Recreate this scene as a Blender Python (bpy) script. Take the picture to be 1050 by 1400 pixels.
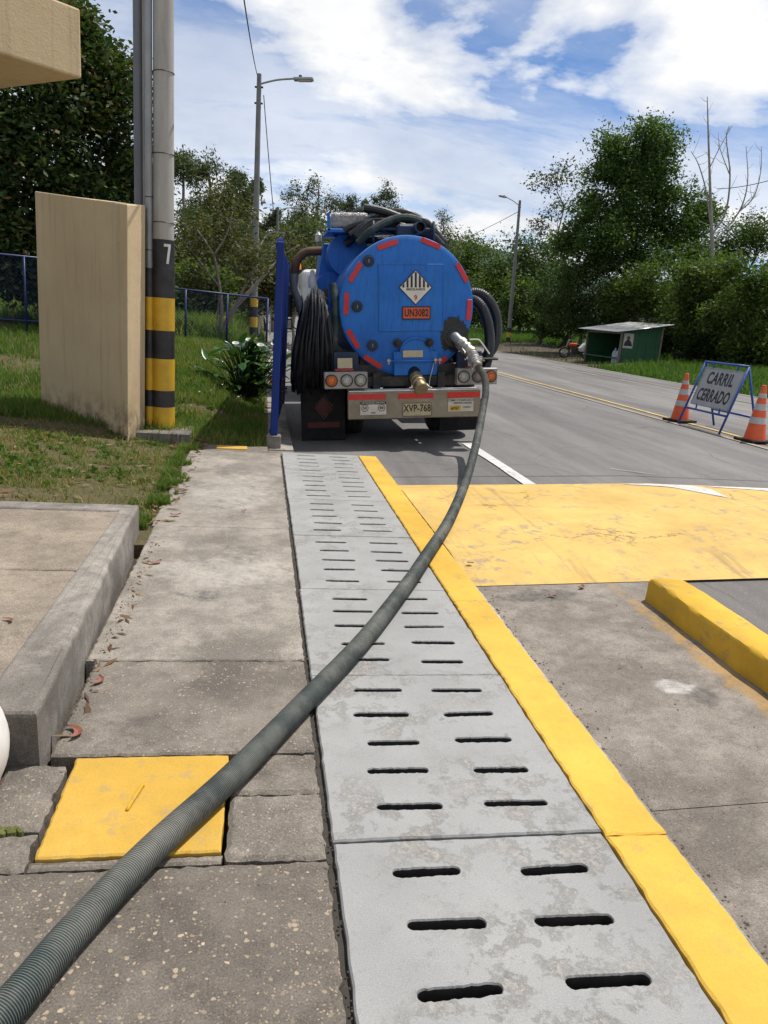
import bpy, bmesh, math, random
import numpy as np
from mathutils import Vector, Matrix, Euler
R = math.radians
random.seed(7)
rng = np.random.default_rng(11)
scene = bpy.context.scene
for o in list(bpy.data.objects):
    bpy.data.objects.remove(o)

# ------------------------------------------------------------------ camera
CAM_H = 1.55; PITCH = R(14.095); YAW = R(9.693); ROLL = R(4.158); FPX = 1051.0
fw = Vector((math.sin(YAW)*math.cos(PITCH), math.cos(YAW)*math.cos(PITCH), -math.sin(PITCH)))
rt0 = Vector((math.cos(YAW), -math.sin(YAW), 0)); up0 = rt0.cross(fw)
rt = math.cos(ROLL)*rt0 + math.sin(ROLL)*up0
up = -math.sin(ROLL)*rt0 + math.cos(ROLL)*up0
cam = bpy.data.cameras.new('camera'); cam_o = bpy.data.objects.new('camera', cam)
scene.collection.objects.link(cam_o)
M = Matrix((rt, up, -fw)).transposed().to_4x4(); M.translation = (0, 0, CAM_H)
cam_o.matrix_world = M
cam.sensor_fit = 'VERTICAL'; cam.sensor_height = 36; cam.sensor_width = 27
cam.lens = FPX/1400*36
cam.clip_start = 0.05; cam.clip_end = 4000
scene.camera = cam_o

def at(px, py, Y):
    """surveyed point of the photograph at distance Y along the street"""
    d = fw + rt*((px-525)/FPX) - up*((py-700)/FPX)
    return Vector((0, 0, CAM_H)) + d*(Y/d.y)

# ------------------------------------------------------------------ sun + sky
SUN_EL = 66.0; SUN_AZ = 60.0       # azimuth measured from +Y towards +X
sund = Vector((math.cos(R(SUN_EL))*math.sin(R(SUN_AZ)), math.cos(R(SUN_EL))*math.cos(R(SUN_AZ)), math.sin(R(SUN_EL))))
sl = bpy.data.lights.new('sun', 'SUN'); sl.energy = 4.2; sl.angle = R(0.55); sl.color = (1.0, 0.955, 0.89)
so = bpy.data.objects.new('sun', sl); scene.collection.objects.link(so)
so.rotation_euler = sund.to_track_quat('Z', 'Y').to_euler()
world = bpy.data.worlds.new('World'); scene.world = world; world.use_nodes = True
wn = world.node_tree.nodes; wl = world.node_tree.links; wn.clear()
def W(t, **k):
    n = wn.new(t)
    for a, b in k.items(): setattr(n, a, b)
    return n
def wmath(op, a, b=None):
    n = W('ShaderNodeMath', operation=op)
    for i, v in enumerate((a, b)):
        if v is None: continue
        if isinstance(v, (int, float)): n.inputs[i].default_value = v
        else: wl.new(v, n.inputs[i])
    return n.outputs[0]
sky = W('ShaderNodeTexSky', sky_type='NISHITA'); sky.sun_disc = False
sky.sun_elevation = R(SUN_EL); sky.sun_rotation = R(SUN_AZ); sky.altitude = 2600; sky.air_density = 1.0; sky.dust_density = 0.4; sky.ozone_density = 2.0
tc = W('ShaderNodeTexCoord'); sep = W('ShaderNodeSeparateXYZ'); wl.new(tc.outputs['Generated'], sep.inputs[0])
zc = wmath('ADD', wmath('MAXIMUM', sep.outputs[2], 0.0), 0.28)
cu = wmath('DIVIDE', sep.outputs[0], zc); cv = wmath('DIVIDE', sep.outputs[1], zc)
comb = W('ShaderNodeCombineXYZ'); wl.new(cu, comb.inputs[0]); wl.new(cv, comb.inputs[1])
def cloud(scale, detail, rough, loc, sc=(1, 1, 1), dist=0.0):
    mp = W('ShaderNodeMapping'); mp.inputs['Location'].default_value = loc; mp.inputs['Scale'].default_value = sc
    wl.new(comb.outputs[0], mp.inputs[0])
    n = W('ShaderNodeTexNoise'); n.inputs['Scale'].default_value = scale; n.inputs['Detail'].default_value = detail
    n.inputs['Roughness'].default_value = rough; n.inputs['Distortion'].default_value = dist
    wl.new(mp.outputs[0], n.inputs['Vector']); return n.outputs['Fac']
def ramp(src, stops):
    r = W('ShaderNodeValToRGB'); e = r.color_ramp.elements
    e[0].position, e[0].color = stops[0][0], (*stops[0][1], 1); e[1].position, e[1].color = stops[-1][0], (*stops[-1][1], 1)
    for p, c in stops[1:-1]:
        x = e.new(p); x.color = (*c, 1)
    wl.new(src, r.inputs[0]); return r.outputs[0]
g = lambda v: (v, v, v)
CLX, CLY, BX, BY = 13.2, 0.8, 5.7, 7.4
big = ramp(cloud(1.7, 12, 0.55, (CLX, CLY, 0), (0.85, 1, 1), 0.2), [(0.475, g(0)), (0.515, g(0.6)), (0.58, g(1))])
band = ramp(cloud(1.2, 10, 0.62, (BX, BY, 0), (0.6, 1.5, 1), 0.35), [(0.38, g(0)), (0.56, g(0.9))])
wisp = ramp(cloud(3.0, 9, 0.64, (2.3, 8.1, 0), (0.6, 1.3, 1), 0.3), [(0.38, g(0.08)), (0.72, g(0.62))])
low = W('ShaderNodeMapRange'); low.inputs[1].default_value = 0.42; low.inputs[2].default_value = 0.12; wl.new(sep.outputs[2], low.inputs[0])
mask = wmath('MAXIMUM', big, wmath('MULTIPLY', wmath('MAXIMUM', band, wisp), wmath('ADD', wmath('MULTIPLY', low.outputs[0], 0.5), 0.36)))
shade = ramp(cloud(1.6, 9, 0.6, (0.6+CLX, 5.0, 0)), [(0.34, (7.4, 7.7, 8.2)), (0.56, (10.5, 10.5, 10.4))])
skyb = W('ShaderNodeMix', data_type='RGBA', blend_type='MULTIPLY'); skyb.inputs[0].default_value = 1.0
wl.new(sky.outputs[0], skyb.inputs[6]); skyb.inputs[7].default_value = (0.68, 0.98, 1.25, 1)
mx = W('ShaderNodeMix', data_type='RGBA'); wl.new(mask, mx.inputs[0]); wl.new(skyb.outputs[2], mx.inputs[6]); wl.new(shade, mx.inputs[7])
bg = W('ShaderNodeBackground'); bg.inputs[1].default_value = 0.085
wl.new(mx.outputs[2], bg.inputs[0]); wo = W('ShaderNodeOutputWorld'); wl.new(bg.outputs[0], wo.inputs[0])
scene.view_settings.view_transform = 'Standard'; scene.view_settings.look = 'None'
scene.view_settings.gamma = 1.0; scene.view_settings.use_curve_mapping = False
scene.view_settings.exposure = 0.25

# ------------------------------------------------------------------ materials
class NT:
    def __init__(s, name):
        s.m = bpy.data.materials.new(name); s.m.use_nodes = True
        s.n = s.m.node_tree.nodes; s.l = s.m.node_tree.links; s.n.clear()
        s.out = s.n.new('ShaderNodeOutputMaterial'); s.p = s.n.new('ShaderNodeBsdfPrincipled')
        s.l.new(s.p.outputs[0], s.out.inputs[0])
        s.geo = s.n.new('ShaderNodeNewGeometry').outputs['Position']
    def set(s, sock, v):
        i = s.p.inputs[sock]
        if isinstance(v, (int, float)): i.default_value = v
        elif isinstance(v, tuple): i.default_value = (*v, 1) if len(v) == 3 else v
        else: s.l.new(v, i)
        return s
    def vec(s, sc=(1, 1, 1), loc=(0, 0, 0), rot=(0, 0, 0), src=None):
        m = s.n.new('ShaderNodeMapping'); m.inputs['Scale'].default_value = sc; m.inputs['Location'].default_value = loc; m.inputs['Rotation'].default_value = rot
        s.l.new(src or s.geo, m.inputs[0]); return m.outputs[0]
    def noise(s, scale, detail=5, rough=0.55, v=None, dist=0, out='Fac'):
        n = s.n.new('ShaderNodeTexNoise'); n.inputs['Scale'].default_value = scale; n.inputs['Detail'].default_value = detail
        n.inputs['Roughness'].default_value = rough; n.inputs['Distortion'].default_value = dist
        s.l.new(v or s.geo, n.inputs['Vector']); return n.outputs[out]
    def voro(s, scale, feature='F1', v=None, out='Distance', rnd=1.0):
        n = s.n.new('ShaderNodeTexVoronoi'); n.feature = feature; n.inputs['Scale'].default_value = scale; n.inputs['Randomness'].default_value = rnd
        s.l.new(v or s.geo, n.inputs['Vector']); return n.outputs[out]
    def ramp(s, src, stops):
        r = s.n.new('ShaderNodeValToRGB'); e = r.color_ramp.elements
        col = lambda c: (c, c, c, 1) if isinstance(c, (int, float)) else (*c, 1)
        e[0].position, e[0].color = stops[0][0], col(stops[0][1]); e[1].position, e[1].color = stops[-1][0], col(stops[-1][1])
        for p, c in stops[1:-1]:
            x = e.new(p); x.color = col(c)
        s.l.new(src, r.inputs[0]); return r.outputs[0]
    def mix(s, f, a, b, mode='MIX'):
        n = s.n.new('ShaderNodeMix'); n.data_type = 'RGBA'; n.blend_type = mode
        for i, v in ((0, f), (6, a), (7, b)):
            if isinstance(v, (int, float)): n.inputs[i].default_value = v if i == 0 else (v, v, v, 1)
            elif isinstance(v, tuple): n.inputs[i].default_value = (*v, 1)
            else: s.l.new(v, n.inputs[i])
        return n.outputs[2]
    def math(s, op, a, b=0.0):
        n = s.n.new('ShaderNodeMath'); n.operation = op
        for i, v in ((0, a), (1, b)):
            if isinstance(v, (int, float)): n.inputs[i].default_value = v
            else: s.l.new(v, n.inputs[i])
        return n.outputs[0]
    def bump(s, h, strength=0.4, dist=0.01):
        b = s.n.new('ShaderNodeBump'); b.inputs['Strength'].default_value = strength; b.inputs['Distance'].default_value = dist
        s.l.new(h, b.inputs['Height']); s.l.new(b.outputs[0], s.p.inputs['Normal']); return s
MAT = {}
def plain(name, col, rough=0.6, metal=0.0, var=0.25, scale=6.0, dirt=None, dirtamt=0.0, bump=0.0, spec=0.5):
    t = NT(name)
    c = t.mix(t.ramp(t.noise(scale, 6, 0.6), [(0.3, 1-var), (0.7, 1+0.3*var)]), 0, col, 'MULTIPLY')
    c = t.mix(1.0, col, t.ramp(t.noise(scale, 6, 0.6), [(0.3, 1-var), (0.7, 1.0)]), 'MULTIPLY')
    if dirt:
        f = t.math('MULTIPLY', t.ramp(t.noise(scale*0.6+1, 8, 0.68), [(0.42, 0), (0.68, 1)]), dirtamt)
        c = t.mix(f, c, dirt)
    t.set('Base Color', c).set('Metallic', metal).set('Specular IOR Level', spec)
    t.set('Roughness', t.ramp(t.noise(scale*2, 4), [(0.3, max(0.05, rough-0.12)), (0.7, min(1, rough+0.12))]))
    if bump: t.bump(t.noise(scale*8, 6, 0.6), bump, 0.01)
    MAT[name] = t.m; return t.m

def concrete(name, base, dark, pebble=None, pscale=70, pamt=0.5, stain=0.6, bumpd=0.004, pale=0.5, spots=()):
    t = NT(name)
    n1 = t.noise(1.7, 9, 0.66, dist=0.3); n2 = t.noise(11, 9, 0.74); n3 = t.noise(170, 5, 0.78); n4 = t.noise(38, 6, 0.75)
    c = t.mix(t.ramp(n1, [(0.38, 0), (0.60, 1)]), dark, base)
    c = t.mix(t.math('MULTIPLY', t.ramp(n2, [(0.46, 0), (0.66, 1)]), stain), c, tuple(0.5*x for x in base))
    pl = t.math('MULTIPLY', t.ramp(t.noise(3.1, 9, 0.7, t.vec(loc=(5, 3, 1))), [(0.50, 0), (0.62, 1)]), t.ramp(n4, [(0.35, 0.1), (0.6, pale)]))
    c = t.mix(pl, c, tuple(min(1, 1.55*x) for x in base))
    c = t.mix(t.ramp(n4, [(0.60, 0), (0.68, 0.6)]), c, tuple(0.4*x for x in dark))
    c = t.mix(0.75, c, t.ramp(n3, [(0.32, 0.38), (0.68, 1.6)]), 'MULTIPLY')
    h = t.math('ADD', t.math('MULTIPLY', n3, 0.8), t.math('MULTIPLY', n4, 0.8))
    if pebble:
        for sc_, kp, wgt in ((pscale, 0.34, 1.0), (pscale*1.9, 0.36, 0.8)):
            w = t.mix(0.02*60/sc_, t.geo, t.noise(sc_*0.6, 2, 0.5, out='Color'), 'ADD')
            d = t.voro(sc_, 'F1', w); idc = t.voro(sc_, 'F1', w, 'Color')
            sx = t.n.new('ShaderNodeSeparateColor'); t.l.new(idc, sx.inputs[0])
            keep = t.math('LESS_THAN', sx.outputs[0], kp)
            sz = t.math('ADD', t.math('MULTIPLY', sx.outputs[1], 0.34), 0.12)
            inside = t.math('LESS_THAN', d, sz)
            expo = t.ramp(t.noise(2.0, 7, 0.66, t.vec(loc=(sc_, 0, 0))), [(0.36, 0.12), (0.56, 1)])
            f = t.math('MULTIPLY', t.math('MULTIPLY', inside, keep), t.math('MULTIPLY', expo, pamt*wgt))
            pc = t.ramp(sx.outputs[2], [(0.0, tuple(0.4*x for x in pebble)), (0.35, tuple(0.75*x for x in pebble)), (0.7, pebble), (0.9, tuple(1.25*x for x in pebble)), (1.0, (0.36, 0.2, 0.13))])
            c = t.mix(f, c, pc); h = t.math('ADD', h, t.math('MULTIPLY', f, 0.7))
    for (px, py, rx, ry, col, amt) in spots:
        v = t.vec((1/rx, 1/ry, 0), (-px/rx, -py/ry, 0)); v = t.mix(1.0, v, t.mix(1.0, t.mix(1.0, t.noise(11, 8, 0.7, out='Color'), (0.5, 0.5, 0.5), 'SUBTRACT'), (2.6, 2.6, 2.6), 'MULTIPLY'), 'ADD')
        ln = t.n.new('ShaderNodeVectorMath'); ln.operation = 'LENGTH'; t.l.new(v, ln.inputs[0])
        c = t.mix(t.math('MULTIPLY', t.ramp(ln.outputs['Value'], [(0.45, 1), (1.0, 0)]), t.ramp(t.noise(24, 6, 0.7), [(0.35, 0.3*amt), (0.6, amt)])), c, col)
    t.set('Base Color', c).set('Roughness', 0.9).set('Specular IOR Level', 0.2)
    t.bump(h, 0.7, bumpd); MAT[name] = t.m; return t.m

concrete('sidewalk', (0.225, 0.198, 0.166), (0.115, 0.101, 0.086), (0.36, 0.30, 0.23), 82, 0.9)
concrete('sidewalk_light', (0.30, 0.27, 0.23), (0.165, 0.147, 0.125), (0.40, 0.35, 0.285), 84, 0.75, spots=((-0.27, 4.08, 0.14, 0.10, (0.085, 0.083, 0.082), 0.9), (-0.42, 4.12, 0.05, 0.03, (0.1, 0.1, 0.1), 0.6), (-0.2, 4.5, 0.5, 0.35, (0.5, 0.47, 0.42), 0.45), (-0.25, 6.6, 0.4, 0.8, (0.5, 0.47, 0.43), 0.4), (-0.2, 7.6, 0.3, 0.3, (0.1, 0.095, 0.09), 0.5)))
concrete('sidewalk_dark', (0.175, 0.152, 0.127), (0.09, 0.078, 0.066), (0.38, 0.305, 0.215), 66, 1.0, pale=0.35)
concrete('kerb_concrete', (0.30, 0.272, 0.238), (0.15, 0.135, 0.118), (0.36, 0.32, 0.27), 120, 0.35, stain=0.8)
concrete('platform_top', (0.285, 0.238, 0.186), (0.20, 0.168, 0.134), (0.36, 0.29, 0.22), 95, 0.85)
concrete('lane_concrete', (0.26, 0.228, 0.193), (0.15, 0.131, 0.111), (0.32, 0.27, 0.22), 90, 0.5, stain=0.7, spots=((1.97, 3.03, 0.11, 0.09, (0.5, 0.48, 0.45), 0.85), (2.04, 2.93, 0.09, 0.09, (0.07, 0.068, 0.068), 0.75), (1.75, 4.25, 0.35, 0.12, (0.08, 0.075, 0.07), 0.8), (2.28, 3.0, 0.07, 1.6, (0.42, 0.24, 0.05), 0.7)))
concrete('grey_lip', (0.40, 0.375, 0.34), (0.22, 0.205, 0.185), None)
concrete('footing', (0.21, 0.19, 0.162), (0.10, 0.092, 0.08), None)
plain_slot = None

def asphalt(name, base, dark):
    t = NT(name)
    n1 = t.noise(0.9, 8, 0.66, t.vec((1, 0.10, 1))); n2 = t.noise(1.6, 9, 0.72, t.vec((1.0, 0.3, 1))); n3 = t.voro(130, 'F1')
    c = t.mix(t.ramp(n1, [(0.38, 0), (0.62, 1)]), dark, base)
    c = t.mix(t.math('MULTIPLY', t.ramp(n2, [(0.5, 0), (0.68, 1)]), 0.5), c, tuple(0.5*x for x in base))
    c = t.mix(t.math('MULTIPLY', t.ramp(t.noise(30, 6, 0.75), [(0.58, 0), (0.7, 1)]), 0.5), c, tuple(1.5*x for x in base))
    c = t.mix(0.55, c, t.ramp(n3, [(0.1, 0.6), (0.7, 1.4)]), 'MULTIPLY')
    cr = t.voro(0.55, 'DISTANCE_TO_EDGE', t.mix(0.25, t.geo, t.noise(1.5, 5, 0.6, out='Color'), 'ADD'))
    cm = t.math('MULTIPLY', t.ramp(cr, [(0.0, 1), (0.008, 0)]), t.ramp(t.noise(0.5, 3), [(0.5, 0), (0.6, 0.6)]))
    c = t.mix(cm, c, (0.02, 0.02, 0.02))
    t.set('Base Color', c).set('Roughness', 0.85).set('Specular IOR Level', 0.3)
    t.bump(n3, 0.35, 0.004); MAT[name] = t.m
asphalt('asphalt', (0.178, 0.169, 0.16), (0.105, 0.099, 0.095))
asphalt('asphalt_near', (0.165, 0.153, 0.142), (0.10, 0.093, 0.087))

def paint(name, col, under, wear=0.5, streak=False, cracks=False, bumpd=0.003, grime=0.35):
    t = NT(name)
    n1 = t.noise(9, 10, 0.74); n2 = t.noise(1.3, 7, 0.62); sp = t.noise(85, 5, 0.75); n4 = t.noise(4.0, 9, 0.7, t.vec(loc=(2, 9, 4)))
    c = t.mix(t.ramp(n2, [(0.33, 0), (0.68, 1)]), tuple(0.80*x for x in col), tuple(min(1, x*1.05+0.015) for x in col))
    c = t.mix(t.ramp(n4, [(0.48, 0), (0.72, grime)]), c, tuple(0.45*x+0.03 for x in col))
    w = t.math('MULTIPLY', t.ramp(n1, [(0.58-0.08*wear, 0), (0.61, 1)]), t.ramp(t.noise(1.7, 6, 0.66, t.vec(loc=(4, 2, 1))), [(0.42, 0), (0.60, min(1, wear))]))
    c = t.mix(w, c, under)
    c = t.mix(t.ramp(sp, [(0.64, 0), (0.70, 0.8*wear)]), c, tuple(0.3*x+0.02 for x in col))
    c = t.mix(0.3, c, t.ramp(t.noise(200, 4, 0.8), [(0.3, 0.6), (0.7, 1.25)]), 'MULTIPLY')
    if streak:
        for rot_, lo in ((28, 0.55), (12, 0.58), (4, 0.60)):
            s1 = t.noise(3.4, 8, 0.68, t.vec((2.6, 0.10, 1), (rot_, 1, 0), rot=(0, 0, R(rot_))))
            m = t.math('MULTIPLY', t.ramp(s1, [(lo, 0), (lo+0.10, 1)]), t.ramp(t.noise(1.1, 4, 0.6, t.vec(loc=(rot_, 3, 0))), [(0.45, 0), (0.62, 0.6)]))
            c = t.mix(m, c, tuple(0.3*x+0.05 for x in col))
    if cracks:
        cr = t.voro(0.7, 'DISTANCE_TO_EDGE', t.mix(0.55, t.geo, t.noise(2.5, 6, 0.65, out='Color'), 'ADD'))
        cm = t.math('MULTIPLY', t.ramp(cr, [(0.0, 1), (0.007, 0)]), t.ramp(t.noise(0.75, 3, 0.5, t.vec(loc=(1, 7, 0))), [(0.50, 0), (0.58, 0.8)]))
        c = t.mix(cm, c, (0.07, 0.055, 0.03))
    t.set('Base Color', c).set('Roughness', 0.72).set('Specular IOR Level', 0.25)
    t.bump(t.math('ADD', t.math('MULTIPLY', sp, 0.8), n1), 0.6, bumpd); MAT[name] = t.m
YEL = (0.78, 0.47, 0.055)
paint('yellow_kerb', (0.65, 0.395, 0.05), (0.25, 0.2, 0.12), 0.45, grime=0.3)
paint('yellow_hump', (0.65, 0.42, 0.115), (0.30, 0.24, 0.16), 0.95, True, True)
paint('yellow_plate', (0.59, 0.355, 0.052), (0.35, 0.26, 0.13), 0.55, bumpd=0.006)
paint('yellow_bar', (0.62, 0.365, 0.025), (0.25, 0.2, 0.12), 0.6)
paint('yellow_line', (0.56, 0.38, 0.12), (0.17, 0.16, 0.15), 1.0)
paint('yellow_line_worn', (0.32, 0.27, 0.19), (0.17, 0.16, 0.15), 1.0)
paint('white_line', (0.62, 0.61, 0.58), (0.17, 0.16, 0.15), 0.9)
paint('white_line_worn', (0.40, 0.39, 0.37), (0.17, 0.16, 0.15), 1.0)
paint('white_patch', (0.42, 0.42, 0.40), (0.16, 0.15, 0.14), 1.0)
paint('yellow_drip', (0.50, 0.30, 0.06), (0.2, 0.17, 0.13), 1.0)

# worn grey drain cover: flaking paint over aggregate
t = NT('drain_cover')
fl = t.noise(6.5, 12, 0.7, dist=0.08); area = t.noise(1.3, 4, 0.55, t.vec(loc=(0.3, 1.2, 0)))
m1 = t.math('MULTIPLY', t.ramp(fl, [(0.535, 0), (0.56, 1)]), t.ramp(area, [(0.43, 0), (0.56, 1)]))
edge = t.math('MULTIPLY', t.ramp(fl, [(0.50, 0), (0.53, 1), (0.56, 0)]), t.ramp(area, [(0.43, 0), (0.56, 0.85)]))
c = t.mix(t.ramp(t.noise(2.0, 6, 0.6), [(0.3, 0), (0.7, 1)]), (0.255, 0.253, 0.245), (0.325, 0.322, 0.312))
agg = t.ramp(t.voro(95, 'F1', out='Color'), [(0.2, (0.15, 0.135, 0.12)), (0.6, (0.26, 0.235, 0.205)), (0.9, (0.34, 0.305, 0.27))])
c = t.mix(t.math('MULTIPLY', m1, 0.6), c, agg); c = t.mix(edge, c, (0.21, 0.205, 0.195))
spots = t.voro(9, 'F1', t.mix(0.06, t.geo, t.noise(18, 3, 0.6, out='Color'), 'ADD')); sid = t.voro(9, 'F1', t.mix(0.06, t.geo, t.noise(18, 3, 0.6, out='Color'), 'ADD'), 'Color')
ss = t.n.new('ShaderNodeSeparateColor'); t.l.new(sid, ss.inputs[0])
spm = t.math('MULTIPLY', t.math('LESS_THAN', spots, t.math('MULTIPLY', ss.outputs[1], 0.2)), t.math('LESS_THAN', ss.outputs[0], 0.28))
c = t.mix(t.math('MULTIPLY', spm, 0.6), c, (0.16, 0.16, 0.155))
fine = t.noise(230, 4, 0.75)
c = t.mix(t.ramp(t.noise(60, 5, 0.75), [(0.63, 0), (0.7, 0.75)]), c, (0.17, 0.165, 0.155))
c = t.mix(0.5, c, t.ramp(fine, [(0.3, 0.55), (0.7, 1.35)]), 'MULTIPLY')
c = t.mix(t.ramp(t.noise(24, 8, 0.75), [(0.56, 0), (0.70, 0.5)]), c, (0.15, 0.145, 0.135))
t.set('Base Color', c).set('Roughness', 0.8).set('Specular IOR Level', 0.3)
t.bump(t.math('SUBTRACT', t.math('MULTIPLY', fine, 0.3), m1), 0.45, 0.003); MAT['drain_cover'] = t.m

# truck blue: dust with the top's sheen painted into upward faces, grime streaks downwards
t = NT('truck_blue')
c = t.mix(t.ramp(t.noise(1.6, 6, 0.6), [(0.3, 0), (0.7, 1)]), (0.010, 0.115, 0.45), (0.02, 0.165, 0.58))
c = t.mix(t.math('MULTIPLY', t.ramp(t.noise(3, 8, 0.7, t.vec((5, 5, 0.5))), [(0.5, 0), (0.75, 1)]), 0.45), c, (0.015, 0.05, 0.13))
c = t.mix(t.ramp(t.noise(26, 6, 0.75), [(0.62, 0), (0.72, 0.55)]), c, (0.03, 0.06, 0.11))
t.set('Base Color', c).set('Roughness', t.ramp(t.noise(5, 6), [(0.3, 0.36), (0.7, 0.55)])).set('Specular IOR Level', 0.3)
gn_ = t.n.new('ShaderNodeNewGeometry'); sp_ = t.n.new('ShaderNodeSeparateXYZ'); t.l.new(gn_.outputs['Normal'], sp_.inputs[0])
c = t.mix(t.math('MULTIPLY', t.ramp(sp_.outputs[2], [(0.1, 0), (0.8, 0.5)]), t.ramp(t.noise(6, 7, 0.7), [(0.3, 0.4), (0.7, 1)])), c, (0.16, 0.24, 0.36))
c = t.mix(t.ramp(t.noise(7, 8, 0.72, t.vec((7, 7, 0.35), (3, 1, 0))), [(0.54, 0), (0.70, 0.6)]), c, (0.012, 0.035, 0.09))
c = t.mix(t.ramp(t.noise(1.2, 8, 0.7, t.vec(loc=(8, 2, 2))), [(0.48, 0), (0.70, 0.35)]), c, (0.03, 0.20, 0.50))
t.set('Base Color', c)
t.bump(t.math('ADD', t.noise(2.2, 5), t.math('MULTIPLY', t.noise(9, 6), 0.25)), 0.3, 0.03); MAT['truck_blue'] = t.m

t = NT('wall_paint')   # beige render with rain streaks
st = t.noise(2.4, 8, 0.7, t.vec((6, 6, 0.28)))
c = t.mix(t.ramp(t.noise(1.2, 6), [(0.3, 0), (0.7, 1)]), (0.52, 0.395, 0.235), (0.61, 0.48, 0.30))
c = t.mix(t.math('MULTIPLY', t.ramp(st, [(0.52, 0), (0.72, 1)]), 0.42), c, (0.18, 0.14, 0.09))
c = t.mix(t.ramp(t.noise(48, 5, 0.75, t.vec((1, 1, 0.35))), [(0.62, 0), (0.72, 0.45)]), c, (0.16, 0.12, 0.08))
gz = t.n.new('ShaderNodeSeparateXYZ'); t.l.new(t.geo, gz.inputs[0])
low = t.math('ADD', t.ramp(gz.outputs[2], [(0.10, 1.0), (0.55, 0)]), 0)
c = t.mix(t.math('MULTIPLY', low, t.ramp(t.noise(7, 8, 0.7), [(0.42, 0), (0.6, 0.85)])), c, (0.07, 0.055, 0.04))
t.set('Base Color', c).set('Roughness', 0.85).set('Specular IOR Level', 0.2).bump(t.math('ADD', t.noise(60, 6, 0.7), t.math('MULTIPLY', t.noise(5, 6, 0.7), 1.5)), 0.5, 0.008); MAT['wall_paint'] = t.m
t = NT('pole_concrete')
c = t.mix(t.ramp(t.noise(3, 7, 0.65, t.vec((3, 3, 0.4))), [(0.3, 0), (0.7, 1)]), (0.28, 0.265, 0.24), (0.44, 0.42, 0.385))
c = t.mix(t.ramp(t.noise(40, 5, 0.7), [(0.6, 0), (0.72, 0.5)]), c, (0.2, 0.185, 0.16))
t.set('Base Color', c).set('Roughness', 0.88).bump(t.noise(80, 5, 0.7), 0.3, 0.003); MAT['pole_concrete'] = t.m

plain('pole_black', (0.022, 0.022, 0.024), 0.55, var=0.3, dirt=(0.12, 0.11, 0.1), dirtamt=0.25)
plain('pole_yellow', (0.72, 0.42, 0.02), 0.5, var=0.2, dirt=(0.25, 0.17, 0.05), dirtamt=0.35)
plain('conduit_steel', (0.33, 0.345, 0.36), 0.5, 0.35, 0.3, 5, (0.25, 0.2, 0.15), 0.3)
plain('conduit_grey', (0.13, 0.14, 0.16), 0.55, 0, 0.2)
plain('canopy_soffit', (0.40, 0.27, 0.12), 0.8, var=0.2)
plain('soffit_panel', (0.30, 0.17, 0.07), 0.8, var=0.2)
plain('gate_blue', (0.005, 0.032, 0.22), 0.5, 0.0, 0.3, 3, (0.02, 0.03, 0.07), 0.3, spec=0.25)
plain('fence_blue', (0.006, 0.022, 0.11), 0.5, 0.0, 0.3)
plain('black_rubber', (0.009, 0.009, 0.010), 0.7, var=0.4, dirt=(0.04, 0.037, 0.034), dirtamt=0.4, spec=0.25)
plain('tyre', (0.02, 0.02, 0.02), 0.8, var=0.4, dirt=(0.09, 0.08, 0.065), dirtamt=0.5)
plain('black_hose', (0.012, 0.0125, 0.013), 0.38, var=0.3, dirt=(0.05, 0.05, 0.048), dirtamt=0.3, spec=0.4)
plain('dark_steel', (0.014, 0.014, 0.016), 0.55, 0.2, 0.4, dirt=(0.1, 0.085, 0.065), dirtamt=0.5)
plain('silver', (0.52, 0.50, 0.46), 0.38, 0.8, 0.45, 14, (0.25, 0.2, 0.14), 0.5)
plain('brass', (0.46, 0.36, 0.2), 0.42, 0.7, 0.4, 14, (0.2, 0.15, 0.09), 0.5)
plain('bumper_metal', (0.34, 0.285, 0.205), 0.65, 0.1, 0.4, 4, (0.15, 0.11, 0.07), 0.75)
plain('lamp_box', (0.36, 0.35, 0.33), 0.45, 0.45, 0.35, 8, (0.2, 0.17, 0.13), 0.4)
plain('reflector_red', (0.62, 0.022, 0.018), 0.35, 0, 0.25, 12)
plain('lamp_orange', (0.75, 0.17, 0.02), 0.25, 0, 0.2, 30)
plain('lamp_clear', (0.55, 0.53, 0.48), 0.25, 0.1, 0.35, 40)
plain('lamp_dull', (0.33, 0.28, 0.25), 0.3, 0.1, 0.35, 40)
plain('cream_plate', (0.55, 0.48, 0.32), 0.5, 0, 0.2, 10, (0.3, 0.22, 0.12), 0.4)
plain('plate_yellow', (0.50, 0.42, 0.24), 0.5, 0, 0.25, 10, (0.3, 0.25, 0.16), 0.4)
plain('sticker_white', (0.62, 0.58, 0.5), 0.5, 0, 0.2, 10, (0.3, 0.25, 0.18), 0.35)
plain('sticker_yellow', (0.62, 0.4, 0.06), 0.5, 0, 0.2, 10)
plain('ink_black', (0.015, 0.015, 0.015), 0.6, 0, 0.1)
plain('ink_red', (0.42, 0.03, 0.02), 0.6, 0, 0.2)
plain('ink_dull_red', (0.10, 0.016, 0.012), 0.7, 0, 0.4)
plain('white_paint', (0.74, 0.73, 0.70), 0.45, 0, 0.15, 5, (0.3, 0.27, 0.22), 0.35)
plain('placard_white', (0.70, 0.67, 0.60), 0.5, 0, 0.15)
plain('placard_orange', (0.66, 0.10, 0.03), 0.5, 0, 0.2)
plain('grease', (0.012, 0.016, 0.02), 0.35, 0, 0.4)
plain('slot_grime_shade', (0.05, 0.046, 0.042), 0.95, 0, 0.4, 20, spec=0.1)  # grime tone darkened to paint in the shade inside slots and trough
plain('tank_fitting', (0.012, 0.03, 0.07), 0.55, 0, 0.4)
plain('rusty_pipe', (0.13, 0.075, 0.05), 0.8, 0.1, 0.4, 10, (0.2, 0.1, 0.05), 0.5)
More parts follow.
